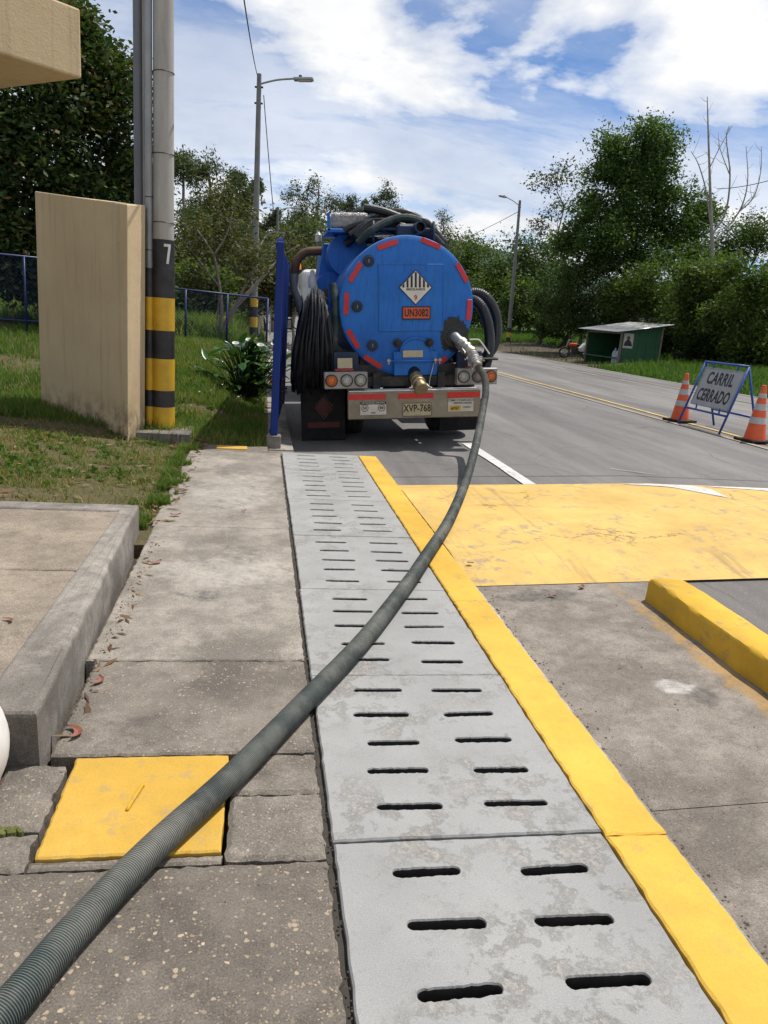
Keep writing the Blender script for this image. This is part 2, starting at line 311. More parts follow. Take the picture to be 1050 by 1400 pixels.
plain('grey_pipe', (0.26, 0.26, 0.26), 0.6, 0.2, 0.35, 8)
plain('plastic_wrap', (0.50, 0.48, 0.46), 0.22, 0.25, 0.55, 22, (0.12, 0.11, 0.1), 0.6, bump=0.8)
plain('dark_glass', (0.015, 0.018, 0.02), 0.08, 0, 0.1)
plain('cone_orange', (0.80, 0.115, 0.025), 0.5, 0, 0.15, 8, (0.3, 0.1, 0.05), 0.3)
plain('cone_white', (0.50, 0.49, 0.46), 0.5, 0, 0.2, 8, (0.25, 0.22, 0.2), 0.3)
plain('sign_white', (0.40, 0.395, 0.38), 0.5, 0, 0.2, 6, (0.3, 0.28, 0.24), 0.4)
plain('sign_blue', (0.012, 0.06, 0.30), 0.45, 0, 0.2, 6)
plain('kiosk_green', (0.012, 0.095, 0.032), 0.6, 0, 0.35, 3, (0.02, 0.05, 0.02), 0.4)
plain('kiosk_wood', (0.22, 0.17, 0.12), 0.8, 0, 0.4)
plain('zinc', (0.52, 0.54, 0.55), 0.35, 0.7, 0.4, 1.5, (0.3, 0.22, 0.15), 0.4)
plain('bark', (0.15, 0.115, 0.085), 0.9, 0, 0.5, 9, (0.26, 0.23, 0.19), 0.4, bump=0.6)
plain('bark_dead', (0.34, 0.30, 0.26), 0.9, 0, 0.4, 9)
plain('bark_pale', (0.27, 0.23, 0.19), 0.9, 0, 0.4, 9)
plain('leaf_fallen', (0.24, 0.085, 0.05), 0.6, 0, 0.4, 20)
plain('white_plastic', (0.66, 0.67, 0.68), 0.4, 0, 0.2)
plain('bottle_plastic', (0.45, 0.5, 0.55), 0.15, 0, 0.2)
plain('maroon', (0.16, 0.035, 0.028), 0.7, 0, 0.5)
plain('soil_dark', (0.055, 0.047, 0.038), 0.95, 0, 0.5, 12)
plain('moss', (0.12, 0.13, 0.03), 0.95, 0, 0.5, 25)
plain('poster_paper', (0.46, 0.44, 0.42), 0.7, 0, 0.2)
plain('wire', (0.02, 0.02, 0.02), 0.6, 0, 0.1)
plain('galvanised', (0.36, 0.365, 0.37), 0.5, 0.4, 0.3)
plain('weathered_post', (0.24, 0.235, 0.23), 0.85, 0, 0.35, 3, (0.14, 0.13, 0.12), 0.4)
plain('calla_white', (0.78, 0.78, 0.72), 0.5, 0, 0.05)
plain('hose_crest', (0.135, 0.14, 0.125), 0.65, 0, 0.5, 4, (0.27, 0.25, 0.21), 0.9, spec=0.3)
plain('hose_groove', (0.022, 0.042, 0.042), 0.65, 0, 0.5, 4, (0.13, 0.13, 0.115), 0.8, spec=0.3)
plain('stain', (0.10, 0.10, 0.10), 0.8, 0, 0.4)

def soilmat(name, a, b, c3):
    t = NT(name)
    c = t.mix(t.ramp(t.noise(0.8, 8, 0.65), [(0.35, 0), (0.65, 1)]), a, b)
    c = t.mix(t.ramp(t.noise(4, 8, 0.7), [(0.5, 0), (0.66, 0.9)]), c, c3)
    c = t.mix(0.5, c, t.ramp(t.noise(55, 5, 0.7), [(0.3, 0.45), (0.7, 1.4)]), 'MULTIPLY')
    t.set('Base Color', c).set('Roughness', 0.95).set('Specular IOR Level', 0.1).bump(t.noise(30, 8, 0.7), 0.8, 0.03); MAT[name] = t.m
soilmat('turf_soil', (0.13, 0.105, 0.06), (0.085, 0.085, 0.035), (0.16, 0.115, 0.07))
soilmat('verge_far', (0.06, 0.105, 0.022), (0.045, 0.085, 0.02), (0.095, 0.10, 0.035))
soilmat('dirt', (0.11, 0.088, 0.065), (0.075, 0.06, 0.046), (0.14, 0.115, 0.09))
soilmat('hill_forest', (0.035, 0.06, 0.04), (0.05, 0.075, 0.05), (0.03, 0.05, 0.035))

LEAFLIT = [(0.10, 0.06, 0.035), (0.17, 0.09, 0.05), (0.22, 0.15, 0.09), (0.28, 0.20, 0.12)]
def leafmat(name, cols, trans=0.3, rough=0.6, spec=0.18):
    t = NT(name)
    a = t.n.new('ShaderNodeAttribute'); a.attribute_name = 'var'
    c = t.ramp(a.outputs['Fac'], [(i/(len(cols)-1), k) for i, k in enumerate(cols)])
    t.set('Base Color', c).set('Roughness', rough).set('Specular IOR Level', spec)
    tr = t.n.new('ShaderNodeBsdfTranslucent'); t.l.new(t.mix(1.0, c, (1.5, 1.7, 0.6), 'MULTIPLY'), tr.inputs[0])
    mx = t.n.new('ShaderNodeMixShader'); mx.inputs[0].default_value = trans
    t.l.new(t.p.outputs[0], mx.inputs[1]); t.l.new(tr.outputs[0], mx.inputs[2]); t.l.new(mx.outputs[0], t.out.inputs[0])
    MAT[name] = t.m
leafmat('leaf_hedge', [(0.0225, 0.0425, 0.0150), (0.0325, 0.0600, 0.0175), (0.0525, 0.0850, 0.0225), (0.1063, 0.1125, 0.0312), (0.1625, 0.0875, 0.0375)], 0.2)
leafmat('leaf_dark', [(0.0197, 0.0354, 0.0128), (0.0394, 0.0669, 0.0197), (0.0640, 0.0935, 0.0256), (0.0984, 0.1328, 0.0354)], 0.32)
leafmat('leaf_big', [(0.0270, 0.0518, 0.0162), (0.0518, 0.0918, 0.0248), (0.0810, 0.1274, 0.0313), (0.1188, 0.1674, 0.0432)], 0.34)
leafmat('leaf_mid', [(0.0293, 0.0508, 0.0146), (0.0587, 0.0928, 0.0215), (0.0928, 0.1319, 0.0293), (0.1466, 0.1759, 0.0439)], 0.36)
leafmat('leaf_euc', [(0.0327, 0.0467, 0.0234), (0.0514, 0.0701, 0.0309), (0.0748, 0.0888, 0.0374), (0.1075, 0.1169, 0.0514)], 0.25)
leafmat('leaf_olive', [(0.045, 0.05, 0.02), (0.065, 0.07, 0.025), (0.09, 0.088, 0.03), (0.125, 0.10, 0.04)], 0.28)
leafmat('leaf_litter', LEAFLIT, 0.1)
leafmat('leaf_calla', [(0.018, 0.055, 0.018), (0.03, 0.085, 0.022), (0.05, 0.12, 0.03)], 0.2, 0.3, 0.5)
leafmat('grass', [(0.0500, 0.1063, 0.0200), (0.0813, 0.1438, 0.0250), (0.1187, 0.1688, 0.0375), (0.2250, 0.1875, 0.0750), (0.3250, 0.2375, 0.1250)], 0.35, 0.6, 0.2)
leafmat('grass_far', [(0.0440, 0.0935, 0.0154), (0.0660, 0.1265, 0.0220), (0.0935, 0.1485, 0.0286), (0.1540, 0.1650, 0.0550)], 0.35, 0.6, 0.2)

# ------------------------------------------------------------------ mesh helpers
COL = scene.collection
def link(name, me, mat=None, parent=None, loc=None):
    o = bpy.data.objects.new(name, me); COL.objects.link(o)
    if me is not None and mat is not None:
        for m in (mat if isinstance(mat, (list, tuple)) else [mat]): me.materials.append(MAT[m])
    if parent: o.parent = parent
    if loc: o.location = loc
    return o
def tag(o, label, cat, group=None):
    o['label'] = label; o['category'] = cat
    if group: o['group'] = group
    return o
def empty(name, loc=(0, 0, 0), rot=(0, 0, 0)):
    o = bpy.data.objects.new(name, None); COL.objects.link(o); o.location = loc; o.rotation_euler = rot; o.empty_display_size = 0.2
    return o
def structure(o): o['kind'] = 'structure'; return o
class MB:
    def __init__(s): s.bm = bmesh.new()
    def box(s, c, d, rot=None, bev=0.0, seg=1):
        r = bmesh.ops.create_cube(s.bm, size=1); vs = r['verts']
        bmesh.ops.scale(s.bm, vec=d, verts=vs)
        if bev:
            es = list({e for v in vs for e in v.link_edges})
            r2 = bmesh.ops.bevel(s.bm, geom=es, offset=bev, segments=seg, profile=0.5, affect='EDGES')
            vs = list({v for f in r2['faces'] for v in f.verts} | {v for v in vs if v.is_valid})
        if rot is not None:
            m = rot if isinstance(rot, Matrix) else Euler(rot).to_matrix()
            bmesh.ops.rotate(s.bm, cent=(0, 0, 0), matrix=m, verts=vs)
        bmesh.ops.translate(s.bm, vec=c, verts=vs); return s
    def tube(s, pts, rad, seg=10, cap=True, closed=False):
        pts = [Vector(p) for p in pts]; n = len(pts)
        if isinstance(rad, (int, float)): rad = [rad]*n
        rings = []; prev = None
        for i, p in enumerate(pts):
            if closed: d = pts[(i+1) % n]-pts[i-1]
            else: d = pts[min(i+1, n-1)]-pts[max(i-1, 0)]
            d.normalize()
            if prev is None:
                a = Vector((0, 0, 1)) if abs(d.z) < 0.9 else Vector((1, 0, 0)); u = d.cross(a).normalized()
            else: u = (prev-d*prev.dot(d)).normalized()
            prev = u; w = d.cross(u)
            rings.append([s.bm.verts.new(p+(u*math.cos(2*math.pi*k/seg)+w*math.sin(2*math.pi*k/seg))*rad[i]) for k in range(seg)])
        for i in range(n if closed else n-1):
            a, b = rings[i], rings[(i+1) % n]
            for k in range(seg):
                f = s.bm.faces.new((a[k], a[(k+1) % seg], b[(k+1) % seg], b[k])); f.smooth = True
        if cap and not closed:
            s.bm.faces.new(rings[0][::-1]); s.bm.faces.new(rings[-1])
        return s
    def cyl(s, a, b, r0, r1=None, seg=20): return s.tube([a, b], [r0, r0 if r1 is None else r1], seg)
    def lathe(s, prof, seg=32, mat=None, cap=True):
        mat = mat or Matrix.Identity(4); rings = []
        for (r, z) in prof: rings.append([s.bm.verts.new(mat @ Vector((max(r, 1e-4)*math.cos(2*math.pi*k/seg), max(r, 1e-4)*math.sin(2*math.pi*k/seg), z))) for k in range(seg)])
        for a, b in zip(rings, rings[1:]):
            for k in range(seg):
                f = s.bm.faces.new((a[k], a[(k+1) % seg], b[(k+1) % seg], b[k])); f.smooth = True
        if cap: s.bm.faces.new(rings[0][::-1]); s.bm.faces.new(rings[-1])
        return s
    def poly(s, pts): s.bm.faces.new([s.bm.verts.new(p) for p in pts]); return s
    def prism(s, pts, off):
        """closed solid: outline pts swept by vector off"""
        off = Vector(off); a = [s.bm.verts.new(p) for p in pts]; b = [s.bm.verts.new(Vector(p)+off) for p in pts]
        s.bm.faces.new(a[::-1]); s.bm.faces.new(b); n = len(pts)
        for i in range(n): s.bm.faces.new((a[i], a[(i+1) % n], b[(i+1) % n], b[i]))
        return s
    def build(s, name, mat, parent=None, loc=None, recalc=True):
        if recalc: bmesh.ops.recalc_face_normals(s.bm, faces=s.bm.faces)
        for e_ in s.bm.edges:
            if len(e_.link_faces) == 2 and e_.calc_face_angle(0) > 0.62: e_.smooth = False
        me = bpy.data.meshes.new(name); s.bm.to_mesh(me); s.bm.free()
        return link(name, me, mat, parent, loc)
def catmull(P, n=8):
    P = [Vector(p) for p in P]; out = []
    Q = [P[0]*2-P[1]]+P+[P[-1]*2-P[-2]]
    for i in range(1, len(Q)-2):
        a, b, c, d = Q[i-1:i+3]
        for k in range(n):
            t = k/n
            out.append(0.5*((2*b)+(c-a)*t+(2*a-5*b+4*c-d)*t*t+(3*b-a-3*c+d)*t**3))
    out.append(P[-1]); return out
def np_mesh(name, V, F, mat, parent=None, var=None, smooth=False):
    me = bpy.data.meshes.new(name); k = F.shape[1]
    me.vertices.add(len(V)); me.vertices.foreach_set('co', np.ascontiguousarray(V, np.float32).ravel())
    me.loops.add(F.size); me.loops.foreach_set('vertex_index', np.ascontiguousarray(F, np.int32).ravel())
    me.polygons.add(len(F)); me.polygons.foreach_set('loop_start', np.arange(0, F.size, k, dtype=np.int32))
    me.polygons.foreach_set('loop_total', np.full(len(F), k, np.int32))
    if smooth: me.polygons.foreach_set('use_smooth', np.ones(len(F), bool))
    if var is not None:
        a = me.attributes.new('var', 'FLOAT', 'POINT'); a.data.foreach_set('value', np.ascontiguousarray(var, np.float32))
    me.update(calc_edges=True); me.validate()
    return link(name, me, mat, parent)
def text(body, size, mat, parent, loc, rot=(R(90), 0, 0), name='lettering', bold=0.0, sx=1.0):
    cu = bpy.data.curves.new('t', 'FONT'); cu.body = body; cu.size = size; cu.align_x = 'CENTER'; cu.align_y = 'CENTER'
    cu.offset = bold*size; cu.extrude = 0.0012; cu.resolution_u = 3; cu.space_character = 1.0+2.2*bold
    o = bpy.data.objects.new('t', cu); COL.objects.link(o)
    dg = bpy.context.evaluated_depsgraph_get(); dg.update()
    me = bpy.data.meshes.new_from_object(o.evaluated_get(dg)); me.materials.clear()
    bpy.data.objects.remove(o); bpy.data.curves.remove(cu)
    me.name = name
    q = link(name, me, mat, parent, loc); q.rotation_euler = rot; q.scale = (sx, 1, 1); return q
def sstep(a, b, x):
    t = np.clip((x-a)/(b-a), 0, 1); return t*t*(3-2*t)
_ph = rng.uniform(0, 6.28, (12, 2)); _fr = rng.uniform(-1, 1, (12, 2))
def wob(x, y, s=1.0):
    v = 0
    for i in range(12): v = v+np.sin((_fr[i, 0]*x+_fr[i, 1]*y)*s*3+_ph[i, 0])/12
    return v
def slab_mesh(name, x0, x1, y0, y1, zt, th, jit=0.004, bev=0.008, step=0.022, tilt=(0, 0), zfun=None):
    jit = jit*0.55; ph_ = [random.uniform(0, 6.28) for _ in range(4)]; fq = [random.uniform(9, 34) for _ in range(4)]
    """paving slab with slightly broken edges"""
    def edge(a, b):
        n = max(2, int((Vector(b)-Vector(a)).length/step)); return [(a[0]+(b[0]-a[0])*k/n, a[1]+(b[1]-a[1])*k/n) for k in range(n)]
    P = edge((x0, y0), (x1, y0))+edge((x1, y0), (x1, y1))+edge((x1, y1), (x0, y1))+edge((x0, y1), (x0, y0))
    cx, cy = (x0+x1)/2, (y0+y1)/2; bm = bmesh.new(); A = []; B = []; C = []
    zz = zfun or (lambda x, y: zt+tilt[0]*(x-cx)+tilt[1]*(y-cy))
    for (x, y) in P:
        wv = sum(math.sin(fq[q]*(x+1.7*y)+ph_[q]) for q in range(4))*0.35*jit
        x += random.gauss(0, jit)+wv; y += random.gauss(0, jit)+wv
        ix = x+(bev+abs(random.gauss(0, jit)))*(1 if x < cx else -1)*(1 if abs(x-x0) < 0.03 or abs(x-x1) < 0.03 else 0)
        iy = y+(bev+abs(random.gauss(0, jit)))*(1 if y < cy else -1)*(1 if abs(y-y0) < 0.03 or abs(y-y1) < 0.03 else 0)
        z = zz(x, y); A.append(bm.verts.new((ix, iy, z))); B.append(bm.verts.new((x, y, z-bev*0.8))); C.append(bm.verts.new((x, y, z-th)))
    n = len(P); bm.faces.new(A)
    for i in range(n):
        j = (i+1) % n
        bm.faces.new((B[i], B[j], A[j], A[i])); bm.faces.new((C[i], C[j], B[j], B[i]))
    bmesh.ops.recalc_face_normals(bm, faces=bm.faces)
    me = bpy.data.meshes.new(name); bm.to_mesh(me); bm.free(); return me
def slab(name, x0, x1, y0, y1, zt, th, mat, parent=None, **k):
    return link(name, slab_mesh(name, x0, x1, y0, y1, zt, th, **k), mat, parent)
def sheet(name, xs, ys, zf, mat, parent=None):
    X, Y = np.meshgrid(xs, ys); Z = zf(X, Y); V = np.stack([X, Y, Z], -1).reshape(-1, 3)
    nx, ny = len(xs), len(ys); i = np.arange((nx-1)*(ny-1)); a = (i//(nx-1))*nx+i % (nx-1)
    return np_mesh(name, V, np.stack([a, a+1, a+nx+1, a+nx], 1), mat, parent, smooth=True)

# ------------------------------------------------------------------ large structure: ground, road, pavement
def road_z(x): return np.minimum(-0.10+0.045*(np.asarray(x, float)-0.45), 0.06)
def rz(x): return float(road_z(x))
gnd_o = structure(sheet('ground', np.linspace(-900, 900, 10), np.linspace(-60, 1500, 10), lambda X, Y: X*0-0.7, 'turf_soil'))
xs = np.concatenate([np.linspace(0.40, 4.2, 20), np.linspace(4.6, 14.75, 14)])
road = structure(sheet('road', xs, np.concatenate([np.linspace(7.2, 30, 40), np.linspace(32, 260, 30)]), lambda X, Y: road_z(X)+0.006*wob(X, Y, 0.5), 'asphalt'))
apron = structure(sheet('road', np.concatenate([np.linspace(2.36, 4.2, 10), np.linspace(4.5, 15, 8)]), np.linspace(-4, 7.3, 24), lambda X, Y: road_z(X)-0.006+0.004*wob(X, Y, 0.5), 'asphalt_near'))
# concrete lane beside the kerb
lane = structure(empty('concrete_lane'))
for (a, b) in ((-3.0, 2.16), (2.164, 4.60)):
    sheet('lane_panel', np.linspace(1.30, 2.60, 14), np.linspace(a, b, 16), lambda X, Y: road_z(X)+0.008+0.003*wob(X, Y, 1.2), 'lane_concrete', lane)
# lane markings
def strip(name, x0, x1, y0, y1, mat, parent, dz=0.012, wav=0.0, slant=0.0):
    ys = np.linspace(y0, y1, max(3, int((y1-y0)/0.25))); V = []; F = []
    for i, y in enumerate(ys):
        off = slant*(y-y0)
        for x in (x0, (x0+x1)/2, x1):
            xx = x+off+(random.gauss(0, wav) if x != (x0+x1)/2 else 0); V.append((xx, y, rz(xx)+0.006*float(wob(xx, y, 0.5))+dz))
    for i in range(len(ys)-1):
        a = 3*i
        F += [(a, a+1, a+4, a+3), (a+1, a+2, a+5, a+4)]
    return np_mesh(name, np.array(V), np.array(F), mat, parent)
strip('edge_line', 2.68, 2.81, 7.36, 9.9, 'white_line', road, wav=0.004)
strip('centre_line', 7.80, 7.91, 7.6, 140, 'yellow_line', road, wav=0.004)
strip('centre_line', 7.44, 7.56, 7.6, 140, 'yellow_line_worn', road, wav=0.004)
strip('lane_line', 12.75, 12.86, 8, 32, 'yellow_line_worn', road, wav=0.004)
for k in range(12): strip('lane_dash', 12.2+0.1*(k > 6), 12.3+0.1*(k > 6), 24+3.2*k, 25.3+3.2*k, 'white_line_worn', road, wav=0.004)
strip('edge_line', 14.45, 14.55, 8, 120, 'white_line_worn', road, wav=0.006)
strip('scratch_line', 4.38, 4.40, 7.9, 8.15, 'white_line_worn', road, wav=0.006, slant=-1.6)
strip('road_seam', 7.0, 7.0, 7.6, 7.61, 'stain', road) if False else None
sm_ = sheet('road_seam', np.linspace(1.4, 7.4, 60), np.array([7.79, 7.805]), lambda X, Y: road_z(X)+0.006*wob(X, Y, 0.5)+0.006, 'stain', road)
# raised yellow crossing
H0, H1 = 4.44, 7.36
def hump_z(X, Y):
    p = np.minimum(sstep(H0-0.02, H0+0.55, Y), 1-sstep(H1-0.5, H1+0.02, Y))
    return road_z(X)+0.012+np.maximum(0.056*p, 0)+0.0025*wob(X, Y, 1.5)
hump = structure(sheet('speed_table', np.linspace(1.3365, 7.4, 50), np.linspace(H0, H1, 40), hump_z, 'yellow_hump'))
def on_hump(name, tri, mat):
    a, b, c = [np.array(q) for q in tri]; V = []; F = []; n = 10; idx = {}
    for i in range(n+1):
        for j in range(n+1-i):
            q = a+(b-a)*i/n+(c-a)*j/n; idx[i, j] = len(V); V.append((q[0], q[1], float(hump_z(q[0], q[1]))+0.005))
    for i in range(n):
        for j in range(n-i):
            F.append((idx[i, j], idx[i+1, j], idx[i, j+1]))
            if j < n-i-1: F.append((idx[i+1, j], idx[i+1, j+1], idx[i, j+1]))
    return np_mesh(name, np.array(V), np.array(F), mat, hump)
on_hump('white_triangle', [(3.72, 7.32), (4.50, 7.31), (4.42, 6.52)], 'white_line')
on_hump('white_triangle', [(4.62, 7.31), (6.3, 7.31), (5.55, 6.6)], 'white_line')

# kerb with yellow paint, grey lip
kerb = structure(empty('kerb'))
ky = [-2.0, 0.35, 1.98, 4.05, 6.1, 8.66]
for a, b in zip(ky, ky[1:]):
    slab('kerb_stone', 1.134, 1.338, a+0.002, b-0.002, 0.004, 0.3, 'yellow_kerb', kerb, jit=0.0035, bev=0.006, step=0.03)
ly = [-2.0, 0.6, 1.92, 3.1, 4.42]
for a, b in zip(ly, ly[1:]):
    slab('kerb_lip', 1.341, 1.372, a+0.004, b-0.004, -0.028, 0.2, 'grey_lip', kerb, jit=0.005, bev=0.006, step=0.04)
# slotted drain
drain = structure(empty('drain_channel'))
mb = MB(); mb.box((0.70, 4, -0.50), (1.0, 11, 0.1)); mb.box((0.17, 4, -0.35), (0.10, 11, 0.36)); mb.box((1.21, 4, -0.36), (0.10, 11, 0.34)); mb.build('channel_trough', 'slot_grime_shade', drain)
def drain_cover(y0, y1, x0=0.262, x1=1.128, zt=0.0, th=0.09, seed=0):
    rnd = random.Random(seed); bm = bmesh.new(); rows = 5
    my = 0.05; ch = (y1-y0-2*my)/rows; xm = (x0+x1)/2+rnd.uniform(-0.01, 0.01)
    def loop(pts, z): return [bm.verts.new((p[0], p[1], z)) for p in pts]
    def ring_edges(vs): return [bm.edges.new((vs[i], vs[(i+1) % len(vs)])) for i in range(len(vs))]
    def side(a, b):
        n = 30; return [(a[0]+(b[0]-a[0])*k/n+rnd.gauss(0, 0.0015), a[1]+(b[1]-a[1])*k/n+rnd.gauss(0, 0.0012)) for k in range(n)]
    out = side((x0, y0), (x1, y0))+side((x1, y0), (x1, y1))+side((x1, y1), (x0, y1))+side((x0, y1), (x0, y0))
    cxm, cym = (x0+x1)/2, (y0+y1)/2
    O0 = loop([(cxm+(p[0]-cxm)*0.988, cym+(p[1]-cym)*0.991) for p in out], zt); O1 = loop(out, zt-0.006); O2 = loop(out, zt-th)
    ed = ring_edges(O0); walls = []
    for c, (xa, xb) in enumerate(((x0, xm), (xm, x1))):
        for r in range(rows):
            ya = y0+my+r*ch; yb = ya+ch
            cx = x0+(0.733 if c else 0.308)*(x1-x0)+rnd.uniform(-0.012, 0.012); cy = (ya+yb)/2+rnd.uniform(-0.012, 0.012)
            hl = 0.106+rnd.uniform(-0.007, 0.007); hw = 0.0160+rnd.uniform(-0.0015, 0.002); rot = rnd.uniform(-0.035, 0.035)
            base = []; er = hw*0.95
            for k in range(26): base.append((-hl+er+(2*hl-2*er)*k/25, -hw))
            for k in range(1, 6): a = -math.pi/2+math.pi*k/6; base.append((hl-er+er*math.cos(a), hw*math.sin(a)))
            for k in range(26): base.append((hl-er-(2*hl-2*er)*k/25, hw))
            for k in range(1, 6): a = math.pi/2+math.pi*k/6; base.append((-hl+er+er*math.cos(a), hw*math.sin(a)))
            nb = len(base); nz = np.array([rnd.gauss(0, 1) for _ in range(nb)]); nz = (nz*1.2+np.roll(nz, 1)*0.5)*0.0007*rnd.uniform(0.6, 1.3)+0.0006*np.sin(np.arange(nb)*rnd.uniform(0.15, 0.5)+rnd.uniform(0, 6))
            inn = []
            for k, (ex, ey) in enumerate(base):
                ey += nz[k]; inn.append((cx+ex*math.cos(rot)-ey*math.sin(rot), cy+ex*math.sin(rot)+ey*math.cos(rot)))
            I0 = loop([(p[0]+(p[0]-cx)*0.02, p[1]+(p[1]-cy)*0.16) for p in inn], zt); I1 = loop(inn, zt-0.005); I2 = loop([(cx+(p[0]-cx)*0.98, cy+(p[1]-cy)*0.85) for p in inn], zt-th)
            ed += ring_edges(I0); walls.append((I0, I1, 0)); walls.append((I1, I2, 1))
    bmesh.ops.triangle_fill(bm, use_beauty=True, use_dissolve=False, edges=ed, normal=(0, 0, 1))
    for f in bm.faces: f.material_index = 0
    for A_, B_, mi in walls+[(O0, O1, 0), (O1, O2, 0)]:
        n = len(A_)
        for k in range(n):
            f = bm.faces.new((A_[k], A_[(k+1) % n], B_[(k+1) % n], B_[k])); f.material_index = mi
    bmesh.ops.recalc_face_normals(bm, faces=bm.faces)
    me = bpy.data.meshes.new('drain_cover'); bm.to_mesh(me); bm.free()
    return link('drain_cover', me, ['drain_cover', 'slot_grime_shade'], drain)
L = 1.112
for k in range(-2, 6):
    y0 = 2.005+k*L; drain_cover(y0+(0.006 if k in (0, 3) else 0.0015), y0+L-(0.006 if k in (-1, 2) else 0.0015), seed=k+20, zt=random.uniform(-0.001, 0.001), x0=0.262+random.uniform(-0.003, 0.003), x1=1.126+random.uniform(-0.003, 0.002))
# pavement slabs
pav = structure(empty('sidewalk'))
mb = MB(); mb.box((-0.75, 3.0, -0.2), (1.98, 12.5, 0.20)); mb.build('bedding', 'soil_dark', pav)
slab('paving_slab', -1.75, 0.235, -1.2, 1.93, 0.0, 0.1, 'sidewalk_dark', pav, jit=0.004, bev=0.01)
slab('paving_slab', -0.60, -0.07, 1.94, 1.975, -0.003, 0.1, 'sidewalk', pav, jit=0.003)
slab('paving_slab', -1.10, -0.612, 1.94, 2.10, -0.002, 0.1, 'sidewalk', pav, jit=0.006, bev=0.012)
slab('paving_slab', -0.80, -0.612, 2.113, 2.46, 0.001, 0.1, 'sidewalk', pav, jit=0.006, bev=0.012)
slab('paving_slab', -0.058, 0.235, 1.94, 2.255, 0.002, 0.1, 'sidewalk', pav, jit=0.005, bev=0.012)
slab('paving_slab', -0.058, 0.235, 2.265, 2.50, -0.001, 0.1, 'sidewalk', pav, jit=0.005, bev=0.012)
slab('paving_slab', -0.68, 0.235, 2.51, 3.27, 0.0, 0.1, 'sidewalk', pav, jit=0.004, bev=0.008)
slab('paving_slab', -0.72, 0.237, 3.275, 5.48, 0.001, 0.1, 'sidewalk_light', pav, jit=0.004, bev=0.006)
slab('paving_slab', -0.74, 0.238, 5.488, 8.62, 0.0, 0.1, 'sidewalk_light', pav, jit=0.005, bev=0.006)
slab('paving_slab', -0.70, 0.10, 8.63, 9.02, -0.001, 0.1, 'sidewalk', pav, jit=0.005, bev=0.006)
# raised concrete platform with kerb on the left
plat = structure(empty('raised_platform'))
slab('platform_slab', -4.2, -0.90, 2.50, 3.92, 0.192, 0.35, 'platform_top', plat, jit=0.004)
slab('platform_slab', -4.2, -0.90, 3.935, 5.12, 0.192, 0.35, 'platform_top', plat, jit=0.004)
def kz(x, y): return 0.20
bm = MB()
path = [(-0.70, 2.46), (-0.905, 2.46), (-0.905, 5.13), (-4.2, 5.13), (-4.2, 5.30), (-0.80, 5.30)]
bm.prism([(x, y, -0.10) for x, y in path], (0, 0, 0.30))
e = [x for x in bm.bm.edges if all(v.co.z > 0.15 for v in x.verts)]
bmesh.ops.subdivide_edges(bm.bm, edges=[x for x in bm.bm.edges if x.calc_length() > 0.5], cuts=24)
for v in bm.bm.verts:
    if v.co.z > 0.15 and v.co.x > -0.85: v.co.x += random.gauss(0, 0.004); v.co.z += random.gauss(0, 0.002)
eds = [x for x in bm.bm.edges if all(v.co.z > 0.15 for v in x.verts) and len(x.link_faces) == 2 and abs(x.link_faces[0].normal.dot(x.link_faces[1].normal)) < 0.5]
bmesh.ops.recalc_face_normals(bm.bm, faces=bm.bm.faces)
bmesh.ops.bevel(bm.bm, geom=eds, offset=0.022, segments=3, profile=0.5, affect='EDGES')
bm.build('kerb_stone', 'kerb_concrete', plat)
mb = MB(); mb.box((-2.5, 2.05, -0.09), (1.7, 0.9, 0.16)); mb.build('soil_bed', 'soil_dark', plat)

# verges
def left_z(X, Y):
    xe = -0.74+0.84*sstep(8.85, 9.25, Y)
    z = 0.16+0.04*sstep(1.5, 3, -X)+0.62*sstep(9.5, 18, Y)+0.25*sstep(18, 28, Y)+2.5*sstep(26, 60, Y)+6*sstep(60, 170, Y)+0.035*np.clip(-X-3, 0, 60)*sstep(9, 20, Y)
    fall = sstep(0.0, np.where(Y < 11, 1.7, 1.1), xe-X)
    return -0.03+(z+0.03)*fall+0.035*wob(X, Y, 1.1)*fall
xl = np.concatenate([-np.geomspace(0.74, 90, 46)[::-1]])
structure(sheet('left_verge', np.concatenate([-np.geomspace(4, 120, 26)[::-1], np.linspace(-3.9, -0.70, 34)]), np.concatenate([[5.22], np.linspace(5.305, 8.96, 36)]), lambda X, Y: np.where(Y < 5.3, left_z(X, Y)*0-0.02+0.15*(X < -1), left_z(X, Y)), 'turf_soil'))
vl2 = structure(sheet('left_verge', np.concatenate([-np.geomspace(4, 160, 30)[::-1], np.linspace(-3.9, 0.12, 40)]), np.concatenate([np.linspace(8.96, 20, 60), np.geomspace(20.6, 300, 40)]), left_z, 'turf_soil'))
def right_z(X, Y):
    d = np.clip(X-14.7, 0, 200)
    return 0.05+0.35*sstep(0.2, 3, d)*sstep(55, 30, Y*0+40)+0.03*d+0.7*sstep(45, 80, Y)*sstep(0, 6, d)+0.05*wob(X, Y, 0.6)*sstep(0, 2, d)-0.25*sstep(34, 38, Y)*(1-sstep(46, 52, Y))*sstep(0.3, 2, d)
vr = structure(sheet('right_verge', np.concatenate([np.linspace(14.72, 24, 40), np.geomspace(24.5, 200, 30)]), np.concatenate([np.linspace(2, 80, 90), np.geomspace(82, 300, 30)]), right_z, 'verge_far'))
def dirt_z(X, Y): return right_z(X, Y)+0.012
sheet('dirt_patch', np.linspace(14.73, 20.5, 26), np.linspace(33.5, 57, 50), dirt_z, 'dirt', vr)
hp = []
def hill_z(X, Y): return -2+(46+16*np.sin(X/170+0.5)+9*np.sin(X/61))*sstep(380, 640, Y)+3*wob(X, Y, 0.02)
structure(sheet('hills', np.linspace(-700, 900, 60), np.linspace(300, 1000, 30), hill_z, 'hill_forest'))
